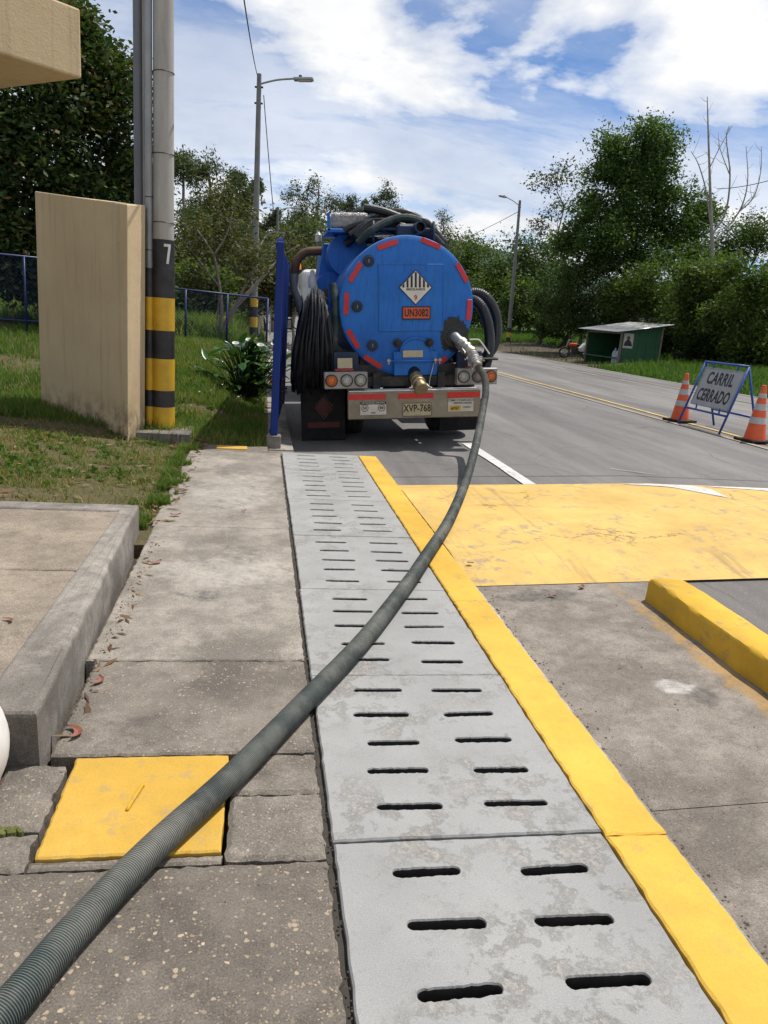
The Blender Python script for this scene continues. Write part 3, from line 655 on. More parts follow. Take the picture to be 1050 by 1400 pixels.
# path strip between gate and road
structure(slab('path_edge', 0.12, 0.41, 9.05, 60, -0.03, 0.3, 'kerb_concrete', None, step=0.5, jit=0.006))
mb = MB(); mb.box((-0.82, 5.25, -0.075), (0.30, 0.42, 0.13)); mb.build('soil_fill', 'turf_soil', pav)
mb = MB(); mb.box((0.25, 3.5, -0.07), (0.05, 10.2, 0.09)); mb.build('joint_fill', 'soil_dark', pav)
slab('path_edge', 0.10, 0.42, 8.66, 9.05, -0.05, 0.2, 'footing', pav)
#OBJECTS
# ------------------------------------------------------------------ yellow kerb bar in the road
mb = MB()
prof = [(-0.155, 0), (-0.150, 0.10), (-0.144, 0.137), (-0.132, 0.155), (-0.112, 0.162), (0, 0.165), (0.112, 0.162), (0.132, 0.155), (0.144, 0.137), (0.15, 0.10), (0.155, 0)]
ysb = list(np.linspace(-3, 4.0, 140))+[4.05, 4.085, 4.11, 4.125, 4.135]
rings = []
for i, y in enumerate(ysb):
    k = 1.0 if y < 4.06 else (0.99 if y < 4.1 else (0.97 if y < 4.12 else (0.93 if y < 4.13 else 0.86)))
    wx = 0.004*math.sin(y*5.1)+0.003*math.sin(y*13+1); 
    rings.append([mb.bm.verts.new((2.475+0.80*px*k+wx+random.gauss(0, 0.0014), y, rz(2.47)+pz*k-0.01+((0.003*math.sin(y*7+px*9)+random.gauss(0, 0.001)) if pz else 0))) for px, pz in prof])
for a, b in zip(rings, rings[1:]):
    for k in range(len(prof)-1): mb.bm.faces.new((a[k], a[k+1], b[k+1], b[k])).smooth = True
mb.bm.faces.new(rings[-1])
tag(mb.build('lane_divider_kerb', 'yellow_bar'), 'long yellow concrete divider kerb standing in the road on the right', 'kerb')
def blot(name, cx, cy, r, mat, parent, zf, sx=1.0, n=22, lob=0.35):
    ph = [random.uniform(0, 6.28) for _ in range(4)]; V = [(cx, cy, zf(cx, cy))]
    for k in range(n):
        a = 2*math.pi*k/n; rr = r*(1+lob*sum(math.sin((j+2)*a+ph[j])/(j+1.3) for j in range(4))+random.uniform(-0.12, 0.12))
        x, y = cx+rr*sx*math.cos(a), cy+rr*math.sin(a); V.append((x, y, zf(x, y)))
    F = np.array([(0, 1+k, 1+(k+1) % n) for k in range(n)]); return np_mesh(name, np.array(V), F, mat, parent)
lz = lambda x, y: rz(x)+0.008+0.003*float(wob(x, y, 1.2))+0.004

# inspection covers
c1 = empty('inspection_cover', (-0.335, 2.235, 0))
me = slab_mesh('cover_plate', -0.255, 0.262, -0.255, 0.258, 0.004, 0.06, jit=0.0018, bev=0.006, step=0.02)
link('cover_plate', me, 'yellow_plate', c1)
mb = MB(); mb.tube(catmull([(-0.035, -0.045, 0.003), (-0.033, -0.04, 0.011), (-0.012, 0.05, 0.013), (-0.008, 0.07, 0.012), (-0.006, 0.076, 0.002)], 5), 0.006, 8); mb.build('lifting_bar', 'yellow_bar', c1)
tag(c1, 'square yellow painted inspection cover in the pavement under the hose', 'manhole cover')
c2 = tag(link('inspection_cover', slab_mesh('cover_plate', -0.17, 0.17, -0.08, 0.09, 0.012, 0.05, jit=0.003), 'yellow_plate', None, (-0.30, 8.80, 0.004)), 'small yellow painted cover at the far end of the pavement by the grass', 'manhole cover')

# ball bollard at the left edge
bl = empty('ball_bollard', (-0.955, 2.20, -0.01))
mb = MB(); mb.lathe([(0.235*math.sin(a), 0.225-0.235*math.cos(a)) for a in np.linspace(0.75, math.pi, 20)], 36); mb.build('ball', 'white_paint', bl)
mb = MB(); mb.lathe([(0.165, 0), (0.185, 0.02), (0.205, 0.085), (0.19, 0.10)], 30); mb.build('base_ring', 'maroon', bl)
tag(bl, 'white painted ball bollard with maroon foot cut off by the left edge', 'bollard')

# ------------------------------------------------------------------ beige pier, canopy, striped pole
pier = empty('wall_pier', (0, 0, 0))
c = Vector((-1.43, 8.75)); u = Vector((-1.25, 1.30)).normalized(); w = Vector((0.30, 0.95)).normalized()
wl_, wt_ = 1.78, 0.42; zt = 2.50
ring = [c, c+w*wt_, c+w*wt_+u*wl_, c+u*wl_]
mb = MB(); top = [2.50, 2.55, 2.72, 2.69]
a = [mb.bm.verts.new((p.x, p.y, -0.1)) for p in ring]; b = [mb.bm.verts.new((p.x+0.02*(1 if i in (0, 1) else 1), p.y, top[i])) for i, p in enumerate(ring)]
mb.bm.faces.new(b); mb.bm.faces.new(a[::-1])
for i in range(4): mb.bm.faces.new((a[i], a[(i+1) % 4], b[(i+1) % 4], b[i]))
bmesh.ops.bevel(mb.bm, geom=list(mb.bm.edges), offset=0.012, segments=2, profile=0.5, affect='EDGES')
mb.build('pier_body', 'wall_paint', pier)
tag(pier, 'tall beige rendered wall pier on the grass beside the striped pole', 'wall')
can = empty('booth_canopy', (-1.25, 6.0, 2.97))
dA = Vector((-0.72, -0.69, 0)); dB = Vector((-0.78, 0.63, 0))      # edges leaving the visible corner
P0 = Vector((0, 0, 0)); La, Lb, th = 5.0, 4.2, 0.42
def para(p, a, b, la, lb): return [p, p+a*la, p+a*la+b*lb, p+b*lb]
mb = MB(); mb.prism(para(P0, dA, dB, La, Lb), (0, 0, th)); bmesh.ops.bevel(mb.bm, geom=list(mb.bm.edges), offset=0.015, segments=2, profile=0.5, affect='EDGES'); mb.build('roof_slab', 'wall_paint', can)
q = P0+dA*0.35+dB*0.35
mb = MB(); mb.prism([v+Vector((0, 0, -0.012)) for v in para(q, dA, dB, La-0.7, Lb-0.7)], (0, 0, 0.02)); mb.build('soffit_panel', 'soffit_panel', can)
mb = MB(); q = P0+dA*3.4+dB*2.4; mb.prism([v+Vector((0, 0, -2.97)) for v in para(q, dA, dB, 1.2, 1.4)], (0, 0, 2.94)); mb.build('booth_wall', 'wall_paint', can)
tag(can, 'beige concrete canopy corner of a booth overhead at the upper left', 'canopy')

pole = empty('utility_pole', (-1.115, 9.30, 0.05))
r0 = 0.125
def polr(z): return r0-0.0045*z
mb = MB(); mb.tube([(0.0, 0, z) for z in np.linspace(0.0, 9.5, 20)], [polr(z) for z in np.linspace(0, 9.5, 20)], 32); mb.build('shaft', 'pole_concrete', pole)
cx2 = -0.17
for i, (x, y, r, m, z0, z1) in enumerate(((-0.148, -0.045, 0.040, 'conduit_steel', 0.05, 9), (-0.265, 0.03, 0.048, 'conduit_grey', 0.05, 9), (-0.20, 0.055, 0.045, 'pole_concrete', 0.05, 9))):
    mb = MB(); mb.tube([(x, y, z0), (x, y, z1)], r, 18); mb.build('conduit', m, pole)
for z in (2.35, 3.05, 3.85, 4.6): mb = MB(); mb.tube([(x*1.0, y, z) for x, y in [(math.cos(a)*(polr(z)+0.004), math.sin(a)*(polr(z)+0.004)) for a in np.linspace(0, 2*math.pi, 25)[:-1]]], 0.004, 5, closed=True); mb.build('strap', 'dark_steel', pole)
for z in (2.05, 2.6): mb = MB(); mb.tube([(-0.148+math.cos(a)*0.042, -0.045+math.sin(a)*0.042, z) for a in np.linspace(0, 2*math.pi, 17)[:-1]], 0.004, 5, closed=True); mb.build('strap', 'dark_steel', pole)
def wrap(z0, z1, name, mat):      # painted sleeve round pole and conduits
    m = MB()
    for (x, y, r, s) in ((0, 0, polr(z0)+0.006, 32), (-0.148, -0.045, 0.046, 18), (-0.20, 0.055, 0.05, 18)):
        m.tube([(x, y, z0), (x, y, z1)], r, s)
    m.build(name, mat, pole)
zs = [0.07, 0.325, 0.515, 0.875, 1.19, 1.55, 1.86]
for i, (a, b) in enumerate(zip(zs, zs[1:]+[None])):
    if b is None: break
    wrap(a, b-0.001, 'band', 'pole_yellow' if i % 2 == 0 else 'pole_black')
wrap(1.65, 1.95, 'band', 'pole_black') if False else None
mb = MB(); mb.tube([(0, 0, 1.861), (0, 0, 2.17)], polr(1.86)+0.005, 32); mb.build('band', 'pole_black', pole)
# number 7 bent round the pole
rr = polr(1.8)+0.009; V = []; F = []
def arcpt(a, z): return (rr*math.sin(a), -rr*math.cos(a), z)
def patch(pts):      # pts in (angle,z) quad
    b = len(V)
    for i in range(5):
        t_ = i/4
        for (p, q2) in ((pts[0], pts[1]), (pts[3], pts[2])): V.append(arcpt(p[0]+(q2[0]-p[0])*t_, p[1]+(q2[1]-p[1])*t_))
    for i in range(4): F.append((b+2*i, b+2*i+2, b+2*i+3, b+2*i+1))
s0 = 0.16
patch([(s0, 2.125), (s0+0.62, 2.125), (s0+0.62, 2.095), (s0, 2.095)])
patch([(s0+0.38, 2.095), (s0+0.62, 2.095), (s0+0.42, 1.915), (s0+0.20, 1.915)])
np_mesh('number', np.array(V), np.array(F), 'white_paint', pole)
slab('pole_footing', -0.36, 0.33, -0.36, 0.26, 0.075, 0.30, 'footing', pole, jit=0.012, bev=0.02)
tag(pole, 'thick concrete utility pole with black and yellow bands and number 7', 'utility pole')

# ------------------------------------------------------------------ blue gate and fences
gate = empty('blue_gate', (0.172, 9.20, 0.0))
gd = Vector((0.056, 1.0, 0)).normalized(); gn = Vector((gd.y, -gd.x, 0)); GL = 3.3; g0, g1 = 0.16, 2.26
mb = MB(); mb.box((0, -0.04, (0.12+2.30)/2), (0.085, 0.085, 2.18), bev=0.008); mb.lathe([(0.062, 2.30), (0.05, 2.325), (0.001, 2.36)], 4, Matrix.Rotation(R(45), 4, 'Z')); mb.build('post', 'gate_blue', gate)
ang = (0, 0, math.atan2(gd.y, gd.x)-R(90))
for k in range(16):      # corrugated leaf made of folded boards
    p = gd*(0.12+k*GL/16)
    mb = MB(); mb.box((p.x+gn.x*(0.006 if k % 2 else -0.002), p.y, (g0+g1)/2), (0.025, GL/16-0.012, g1-g0), ang, bev=0.004); mb.build('panel', 'gate_blue', gate)
for z in (g0-0.01, 1.2, g1+0.01):
    mb = MB(); p = gd*(GL/2+0.05); mb.box((p.x-gn.x*0.036, p.y, z), (0.04, GL, 0.05), ang, bev=0.004); mb.build('rail', 'gate_blue', gate)
mb = MB(); p = gd*(GL+0.1); mb.box((p.x, p.y, 1.2), (0.06, 0.06, 2.2), ang, bev=0.005); mb.build('post', 'gate_blue', gate)
mb = MB(); mb.box((0.0, -0.03, 0.0), (0.17, 0.17, 0.24), bev=0.01); mb.build('footing', 'footing', gate)
for z in (0.45, 0.62): 
    mb = MB(); p = gd*1.2; mb.box((p.x+gn.x*0.05, p.y, z), (0.05, 0.10, 0.12), ang, bev=0.006); mb.build('latch', 'dark_steel', gate)
tag(gate, 'tall blue metal gate leaf seen edge-on beside the truck', 'gate')
def fence(name, a, b, za, zb, h, label, npost):
    a = Vector((*a, za)); b = Vector((*b, zb)); f = empty(name, a); d = b-a; Ld = d.length; dn = d.normalized(); upv = Vector((0, 0, 1))
    for z in (0.03, h):
        m = MB(); m.tube([upv*z, d+upv*z], 0.022, 8); m.build('rail', 'fence_blue', f)
    for i in range(npost+1):
        p = d*(i/npost); m = MB(); m.tube([p+upv*-0.3, p+upv*h], 0.025, 8); m.build('post', 'fence_blue', f)
    m = MB(); sp = 0.075; n = int((Ld+h)/sp)
    for i in range(n):
        for s in (1, -1):
            t0 = i*sp-(h if s > 0 else 0); t1 = t0+h*s if s > 0 else t0-h
            pts = []
            for tt, z in ((t0, 0.03), (t1, h)): pts.append((tt, z))
            (ta, z0), (tb, z1) = pts
            def clip(ta, z0, tb, z1):
                lo, hi = 0.0, 1.0; dt = tb-ta
                if abs(dt) > 1e-6:
                    k0, k1 = (0-ta)/dt, (Ld-ta)/dt
                    lo, hi = max(lo, min(k0, k1)), min(hi, max(k0, k1))
                return (lo, hi)
            lo, hi = clip(ta, z0, tb, z1)
            if hi-lo < 0.02: continue
            p = dn*(ta+(tb-ta)*lo)+upv*(z0+(z1-z0)*lo); q = dn*(ta+(tb-ta)*hi)+upv*(z0+(z1-z0)*hi)
            m.tube([p, q], 0.0028, 3, cap=False)
    w_ = m.build('chain_link_mesh', 'fence_blue', f); w_['kind'] = 'stuff'
    tag(f, label, 'fence'); return f
fence('chain_link_fence', (-2.55, 17.6), (0.10, 18.3), 0.80, 0.72, 1.08, 'blue chain link fence across the grass behind the leaning bush', 3)
fence('chain_link_fence', (-7.2, 15.0), (-2.60, 16.6), 1.02, 0.98, 1.2, 'blue chain link fence in deep shade left of the beige pier', 5)

# ------------------------------------------------------------------ vacuum tanker truck
TR = Vector((1.93, 9.55, 0.0)); roll = R(-4.4)
truck = empty('tanker_truck', TR, (0, roll, 0))
tag(truck, 'blue vacuum tanker truck parked with its round rear facing the camera', 'truck')
CX, CZ, RT, TY, BUL = 0.0, 1.715, 0.865, 0.36, 0.085
def domey(x, z):
    r2 = ((x)**2+(z)**2)/RT**2; return TY-BUL*(1-min(r2, 1))
prof = []
mt = Matrix.Translation((CX, 0, CZ)) @ Matrix.Rotation(R(-90), 4, 'X')     # lathe z -> +Y
for r in np.linspace(0, RT-0.02, 18): prof.append((r, TY-BUL*(1-(r/RT)**2)))
prof += [(RT-0.006, TY+0.006), (RT, TY+0.03), (RT, TY+0.10), (RT-0.012, TY+0.115), (RT-0.012, 2.5), (RT, 2.51), (RT, 2.57), (RT-0.012, 2.58), (RT-0.012, 5.0), (RT-0.1, 5.15), (0.0, 5.25)]
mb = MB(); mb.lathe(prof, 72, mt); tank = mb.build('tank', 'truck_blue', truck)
def T(dx, dz, off=0.004): return Vector((CX+dx, domey(dx, dz)-off, CZ+dz))
# weld panel on the head: thin ridges
def ridge(pts, r, mat, name, parent, off=0.0):
    m = MB(); m.tube([T(x, z, off) for x, z in pts], r, 6); return m.build(name, mat, parent)
n = 9; px0, px1, pz0, pz1 = -0.371, 0.45, -0.287, 0.513
rect = [(px0+(px1-px0)*k/n, pz1) for k in range(n)]+[(px1, pz1+(pz0-pz1)*k/n) for k in range(n)]+[(px1+(px0-px1)*k/n, pz0) for k in range(n)]+[(px0, pz0+(pz1-pz0)*k/n) for k in range(n)]
Vp = []; Fp = []
for i in range(n+1):
    for j in range(n+1): Vp.append(T(px0+(px1-px0)*i/n, pz0+(pz1-pz0)*j/n, 0.007))
for i in range(n):
    for j in range(n): a = i*(n+1)+j; Fp.append((a, a+n+1, a+n+2, a+1))
panel = np_mesh('patch_plate', np.array([tuple(v) for v in Vp]), np.array(Fp), 'truck_blue', tank, smooth=True)
for i in range(4):
    seg_ = (rect+[rect[0]])[i*n:(i+1)*n+1]; ridge(seg_, 0.0075, 'truck_blue', 'weld_seam', tank, 0.007)
def plate(name, dx, dz, w, h, mat, parent, rot=0.0, th=0.004, off=0.006):
    m = MB(); c_ = T(dx, dz, off)
    nx_, nz_ = 2*BUL*dx/RT**2, 2*BUL*dz/RT**2
    m.box((0, 0, 0), (w, th, h), (0, rot, 0), bev=0.001)
    o = m.build(name, mat, parent, c_); o.rotation_euler = (math.atan(-nz_)*-1*-1, 0, math.atan(nx_)); return o
for (x, z) in ((-0.25, 0.746), (0.293, 0.765), (-0.655, 0.42), (0.70, 0.417), (-0.775, 0.045), (0.80, -0.04), (-0.695, -0.387), (-0.447, -0.675), (0.40, -0.70)):
    a = math.atan2(z, x); plate('reflector', x, z, 0.26, 0.062, 'reflector_red', tank, rot=-(a-R(90)), off=0.012)
# hazard placard
def dia(h): return [(-h, 0), (0, -h), (h, 0), (0, h)]
pl = empty('hazard_placard', T(0.09, 0.235, 0.012)); pl.parent = tank
bpy.data.objects.remove(pl)
base = T(0.09, 0.235, 0.018)
def flat(name, pts, mat, parent, org, dy, th=0.002):
    m = MB(); m.prism([(org.x+x, org.y-dy, org.z+z) for x, z in pts], (0, -th, 0)); return m.build(name, mat, parent)
hz = flat('hazard_placard', dia(0.213), 'ink_black', tank, base, 0)
TRI = MAT
flat('placard_face', dia(0.198), 'placard_white', tank, base, 0.002)
for k in range(7):
    xc = -0.156+k*0.052; hw_ = 0.013
    def topz(x): return 0.195-abs(x)
    if topz(xc)-0.01 > 0.012:
        flat('stripe', [(xc-hw_, 0.0), (xc+hw_, 0.0), (xc+hw_, topz(xc+hw_)), (xc-hw_, topz(xc-hw_))], 'ink_black', tank, base, 0.004, 0.001)
text('MISCELANEOS', 0.036, 'ink_black', tank, base+Vector((0, -0.0055, -0.022)), bold=0.02)
text('9', 0.085, 'ink_red', tank, base+Vector((0, -0.0055, -0.125)), bold=0.02)
un = T(0.10, -0.072, 0.018)
flat('number_placard', [(-0.182, -0.08), (0.182, -0.08), (0.182, 0.08), (-0.182, 0.08)], 'ink_black', tank, un, 0)
flat('placard_face', [(-0.168, -0.066), (0.168, -0.066), (0.168, 0.066), (-0.168, 0.066)], 'placard_orange', tank, un, 0.002)
text('UN3082', 0.125, 'ink_black', tank, un+Vector((0, -0.0055, -0.002)), bold=0.025, sx=0.68)
RX = Matrix.Rotation(R(90), 4, 'X')     # lathe z -> -Y
for (x, z) in ((-0.49, 0.553), (-0.643, 0.01), (-0.453, -0.468)):
    mb = MB(); mb.lathe([(0.072, 0), (0.072, 0.012), (0.06, 0.014), (0.058, 0.026), (0.045, 0.03), (0.042, 0.02), (0.0, 0.02)], 24, Matrix.Translation(T(x, z, 0.004)) @ RX)
    sg = mb.build('sight_glass', 'tank_fitting', tank)
    mb = MB(); mb.box(T(x, z, 0.03), (0.010, 0.012, 0.045), bev=0.003); mb.build('spindle', 'silver', sg)
# lower hatch
hx, hz_ = 0.095, -0.62
arch = [(hx-0.28, -0.85), (hx-0.29, -0.55)]+[(hx+0.20*math.cos(a)-0.0, -0.55+0.17*math.sin(a)) for a in np.linspace(math.pi, 0, 12)]+[(hx+0.29, -0.55), (hx+0.28, -0.85)]
mb = MB(); mb.prism([(CX+x, TY-0.10, CZ+z) for x, z in arch], (0, 0.10, 0)); bmesh.ops.bevel(mb.bm, geom=list(mb.bm.edges), offset=0.008, segments=1, affect='EDGES'); hatch = mb.build('hatch', 'truck_blue', truck)
mb = MB(); mb.tube([(CX+hx+0.20*math.cos(a), TY-0.115, CZ-0.55+0.17*math.sin(a)) for a in np.linspace(math.pi, 0, 16)], 0.011, 8); mb.build('hatch_handle', 'truck_blue', hatch)
for x in (-0.145, 0.263):
    mb = MB(); mb.lathe([(0.055, 0), (0.055, 0.03), (0.035, 0.04), (0.03, 0.09), (0.0, 0.095)], 16, Matrix.Translation((x, TY-0.10, CZ-0.438)) @ RX); mb.build('clamp_knob', 'dark_steel', hatch)
mb = MB(); mb.box((hx-0.04, TY-0.115, CZ-0.575), (0.258, 0.008, 0.086), bev=0.002); mb.build('data_plate', 'cream_plate', hatch)
mb = MB(); mb.tube([(-0.27, TY-0.13, CZ-0.664), (0.40, TY-0.13, CZ-0.664)], 0.014, 8); mb.build('locking_bar', 'truck_blue', hatch)
for x in (-0.26, 0.345, 0.40):
    mb = MB(); mb.tube([(x, TY-0.13, CZ-0.70), (x, TY-0.13, CZ-0.63)], 0.014, 8); mb.box((x, TY-0.14, CZ-0.655), (0.05, 0.03, 0.03), bev=0.004); mb.build('clamp', 'silver', hatch)
def coupling(name, a, b, r, mat, parent, rings=(0.15, 0.45, 0.62, 0.9), cap=None):
    a, b = Vector(a), Vector(b); d = (b-a); Ln = d.length; m = MB(); d.normalize()
    pts = [(0, 0.85), (0.1, 0.85), (0.12, 1.05), (0.35, 1.05), (0.38, 0.9), (0.5, 0.9), (0.52, 1.12), (0.62, 1.12), (0.65, 0.95), (0.8, 0.95), (0.82, 1.08), (0.97, 1.08), (1.0, 0.98)]
    q_ = d.to_track_quat('Z', 'Y').to_matrix().to_4x4(); q_.translation = a
    m.lathe([(r*k, Ln*t_) for t_, k in pts], 22, q_)
    o = m.build(name, mat, parent); n_ = d.cross(Vector((0, 0, 1))).normalized()
    for s in (-1, 1):
        m = MB(); p = a+d*Ln*0.55+n_*s*r*1.15; m.tube([p, p+d*Ln*0.28+n_*s*0.018, p+d*Ln*0.36+n_*s*0.05], 0.009, 6); m.build('cam_lever', 'silver', o)
    return o
mb = MB(); mb.cyl((0.075, TY-0.05, CZ-0.80), (0.083, TY-0.14, CZ-0.86), 0.085); mb.build('outlet_neck', 'grease', truck)
oc = coupling('outlet_coupling', (0.08, TY-0.12, CZ-0.845), (0.115, TY-0.40, CZ-1.0), 0.082, 'brass', truck)
mb = MB(); mb.tube(catmull([(0.16, TY-0.25, CZ-0.97), (0.24, TY-0.2, CZ-0.98), (0.27, TY-0.16, CZ-0.88), (0.32, TY-0.14, CZ-0.70)], 6), 0.007, 5); mb.build('retaining_chain', 'silver', truck)
# greasy flange + right outlet
Vg = blot('grease_patch', 0, 0, 0.2, 'grease', tank, lambda x, y: 0.0, 1.0, 60, 0.07)
for v in Vg.data.vertices: x, y, _ = v.co; v.co = T(0.62+x*0.95, -0.36+y*1.2, 0.010)
mb = MB(); mb.lathe([(0.13, 0), (0.13, 0.025), (0.095, 0.03), (0.095, 0.06)], 24, Matrix.Translation(T(0.60, -0.37, 0.0)) @ RX); mb.build('outlet_flange', 'grease', tank)
mb = MB(); mb.tube(catmull([T(0.60, -0.37, 0.03), T(0.605, -0.375, 0.09), (0.655, TY-0.19, CZ-0.44)], 6), 0.062, 18); mb.build('outlet_pipe', 'conduit_steel', truck)
rc = coupling('valve_coupling', (0.64, TY-0.16, CZ-0.42), (0.775, TY-0.30, CZ-0.575), 0.08, 'silver', truck)
mb = MB(); mb.tube(catmull([(0.76, TY-0.24, CZ-0.40), (0.86, TY-0.26, CZ-0.40), (0.90, TY-0.27, CZ-0.43), (1.01, TY-0.29, CZ-0.58)], 5), 0.010, 6); mb.build('valve_lever', 'white_paint', truck)
# bumper
mb = MB(); mb.box((0.04, 0.05, 0.525), (1.70, 0.10, 0.34), bev=0.012, seg=2); bump_ = mb.build('bumper', 'bumper_metal', truck)
mb = MB(); mb.box((0.04, 0.10, 0.704), (1.68, 0.20, 0.014), bev=0.004); mb.build('bumper_step', 'white_paint', bump_)
for (xa, xb) in ((-0.805, -0.335), (-0.18, 0.275), (0.455, 0.88)):
    mb = MB(); mb.box(((xa+xb)/2, -0.0035, 0.637), (xb-xa, 0.005, 0.068), bev=0.001); mb.build('reflector', 'reflector_red', bump_)
def bplate(name, xc, zc, w, h, mat, th=0.005):
    m = MB(); m.box((xc, -th/2-0.001, zc), (w, th, h), bev=0.0012); return m.build(name, mat, bump_)
bplate('licence_plate', 0.065, 0.465, 0.38, 0.175, 'plate_yellow', 0.008)
for (w, h, dx, dz) in ((0.365, 0.006, 0, 0.082), (0.365, 0.006, 0, -0.082), (0.006, 0.165, -0.184, 0), (0.006, 0.165, 0.184, 0)):
    mb = MB(); mb.box((0.065+dx, -0.011, 0.465+dz), (w, 0.003, h)); mb.build('plate_border', 'ink_black', bump_)
text('XVP-768', 0.125, 'ink_black', bump_, (0.065, -0.0105, 0.477), bold=0.02, sx=0.74)
text('VILLETA', 0.026, 'ink_black', bump_, (0.065, -0.0105, 0.402), bold=0.01) if False else text('- - - -', 0.03, 'ink_black', bump_, (0.065, -0.0105, 0.402), bold=0.01)
bplate('speed_sticker', -0.495, 0.495, 0.33, 0.17, 'sticker_white')
mb = MB(); mb.box((-0.495, -0.0075, 0.560), (0.325, 0.002, 0.036)); mb.build('sticker_header', 'ink_black', bump_)
text('VELOCIDAD MAXIMA', 0.030, 'sticker_white', bump_, (-0.495, -0.010, 0.560), bold=0.012)
for x, s_ in ((-0.60, '50'), (-0.39, '80')):
    mb = MB(); mb.tube([(x+0.042*math.cos(a), -0.0065, 0.497+0.042*math.sin(a)) for a in np.linspace(0, 2*math.pi, 19)[:-1]], 0.0035, 4, closed=True); mb.build('speed_ring', 'ink_black', bump_)
    text(s_, 0.05, 'ink_black', bump_, (x, -0.0075, 0.496), bold=0.02)
text('km/h', 0.026, 'ink_black', bump_, (-0.495, -0.0075, 0.437), bold=0.02)
bplate('phone_sticker', 0.63, 0.508, 0.33, 0.165, 'sticker_white')
text('COMO CONDUZCO', 0.036, 'ink_black', bump_, (0.63, -0.0075, 0.568), bold=0.02); text('REPORTE GRATIS', 0.030, 'ink_black', bump_, (0.655, -0.0075, 0.532), bold=0.015)
bplate('sticker_field', 0.555, 0.468, 0.15, 0.07, 'sticker_yellow', 0.008); text('#767', 0.05, 'ink_black', bump_, (0.555, -0.0105, 0.467), bold=0.02); text('NUMERAL', 0.022, 'ink_black', bump_, (0.71, -0.0075, 0.48), bold=0.01)
# lamp clusters
def cluster(xa, xb, zc, order):
    m = MB(); m.box(((xa+xb)/2, 0.06, zc), (xb-xa, 0.12, 0.205), bev=0.008); o = m.build('lamp_cluster', 'lamp_box', truck)
    for i, mat in enumerate(order):
        x = xa+(xb-xa)*(i+0.5)/3+(0.008 if i == 1 else 0)
        m = MB(); m.lathe([(0.078, 0), (0.078, 0.012), (0.068, 0.016)], 24, Matrix.Translation((x, 0, zc)) @ RX, cap=False); m.build('lamp_bezel', 'dark_steel', o)
        m = MB(); m.lathe([(0.067, 0.004), (0.062, 0.016), (0.03, 0.022), (0, 0.023)], 24, Matrix.Translation((x, 0, zc)) @ RX); ln = m.build('lamp_lens', mat, o)
        m = MB()
        for rr_ in (0.02, 0.04, 0.055): m.tube([(x+rr_*math.cos(a), -0.021 if rr_ < 0.05 else -0.018, zc+rr_*math.sin(a)) for a in np.linspace(0, 2*math.pi, 17)[:-1]], 0.003, 4, closed=True)
        m.build('lens_ring', 'dark_steel', ln)
    return o
cluster(-1.10, -0.56, 0.842, ['lamp_orange', 'lamp_clear', 'lamp_clear'])
cluster(0.575, 1.10, 0.862, ['lamp_clear', 'lamp_dull', 'lamp_orange'])
for x in (-0.83, 0.83):
    mb = MB(); mb.box((x, 0.10, 1.045), (0.185, 0.02, 0.125), bev=0.003); mb.build('side_plate', 'cream_plate', truck)
    mb = MB(); mb.box((x-0.01, 0.09, 0.965), (0.23, 0.02, 0.018)); mb.build('reflector', 'reflector_red', truck)
# chassis, wheels, mudflaps
for x in (-0.42, 0.42):
    mb = MB(); mb.box((x, 3.7, 0.80), (0.09, 7.0, 0.22)); mb.build('chassis_rail', 'dark_steel', truck)
for y in (0.3, 1.6, 3.0, 4.6):
    mb = MB(); mb.box((0, y, 0.80), (1.9, 0.12, 0.12)); mb.build('cross_member', 'dark_steel', truck)
for x in (-0.55, 0.55):
    mb = MB(); mb.box((x, 2.7, 0.98), (0.10, 4.5, 0.26)); mb.build('tank_saddle', 'dark_steel', truck)
mb = MB(); mb.box((0.0, 0.42, 0.86), (1.7, 0.10, 0.30), bev=0.01); mb.build('rear_frame', 'dark_steel', truck)
for x in (-0.80, 0.80):
    mb = MB(); mb.box((x, 0.30, 1.0), (0.32, 0.10, 0.34), bev=0.01); mb.build('rear_bracket', 'tank_fitting', truck)
def wheel(x, y, r=0.50, w=0.26):
    q_ = Matrix.Translation((x-w/2, y, r-0.02)) @ Matrix.Rotation(R(90), 4, 'Y')
    m = MB(); m.lathe([(r*0.56, 0), (r*0.62, -0.005), (r*0.9, 0.0), (r*0.98, 0.025), (r, 0.05), (r, w*0.3), (r-0.012, w*0.32), (r-0.012, w*0.36), (r, w*0.38), (r, w*0.62), (r-0.012, w*0.64), (r-0.012, w*0.68), (r, w*0.7), (r, w-0.05), (r*0.98, w-0.025), (r*0.9, w), (r*0.62, w+0.005), (r*0.56, w)], 40, q_, cap=False)
    o = m.build('wheel', 'tyre', truck)
    m = MB(); m.lathe([(0.0, 0.10), (r*0.3, 0.10), (r*0.35, 0.06), (r*0.57, 0.05), (r*0.57, w-0.05), (r*0.35, w-0.06), (r*0.3, w-0.10), (0, w-0.10)], 30, q_); m.build('rim', 'grey_pipe', o)
for x in (-0.93, -0.62, 0.62, 0.93): wheel(x, 1.35)
for x in (-0.93, 0.93): wheel(x, 6.2)
mb = MB(); mb.tube([(-0.95, 1.35, 0.48), (-0.2, 1.35, 0.48)], 0.09, 14); mb.lathe([(0.02, -0.2), (0.16, -0.15), (0.2, 0), (0.16, 0.15), (0.02, 0.2)], 18, Matrix.Translation((0, 1.35, 0.48)) @ Matrix.Rotation(R(90), 4, 'Y')); mb.tube([(0.2, 1.35, 0.48), (0.95, 1.35, 0.48)], 0.09, 14); mb.build('rear_axle', 'dark_steel', truck)
mb = MB(); mb.box((-1.08, 0.60, 0.38), (0.58, 0.02, 0.74), bev=0.006); mf = mb.build('mudflap', 'black_rubber', truck)
mb = MB()
dd = [(-0.125, 0), (0, -0.155), (0.125, 0), (0, 0.155)]
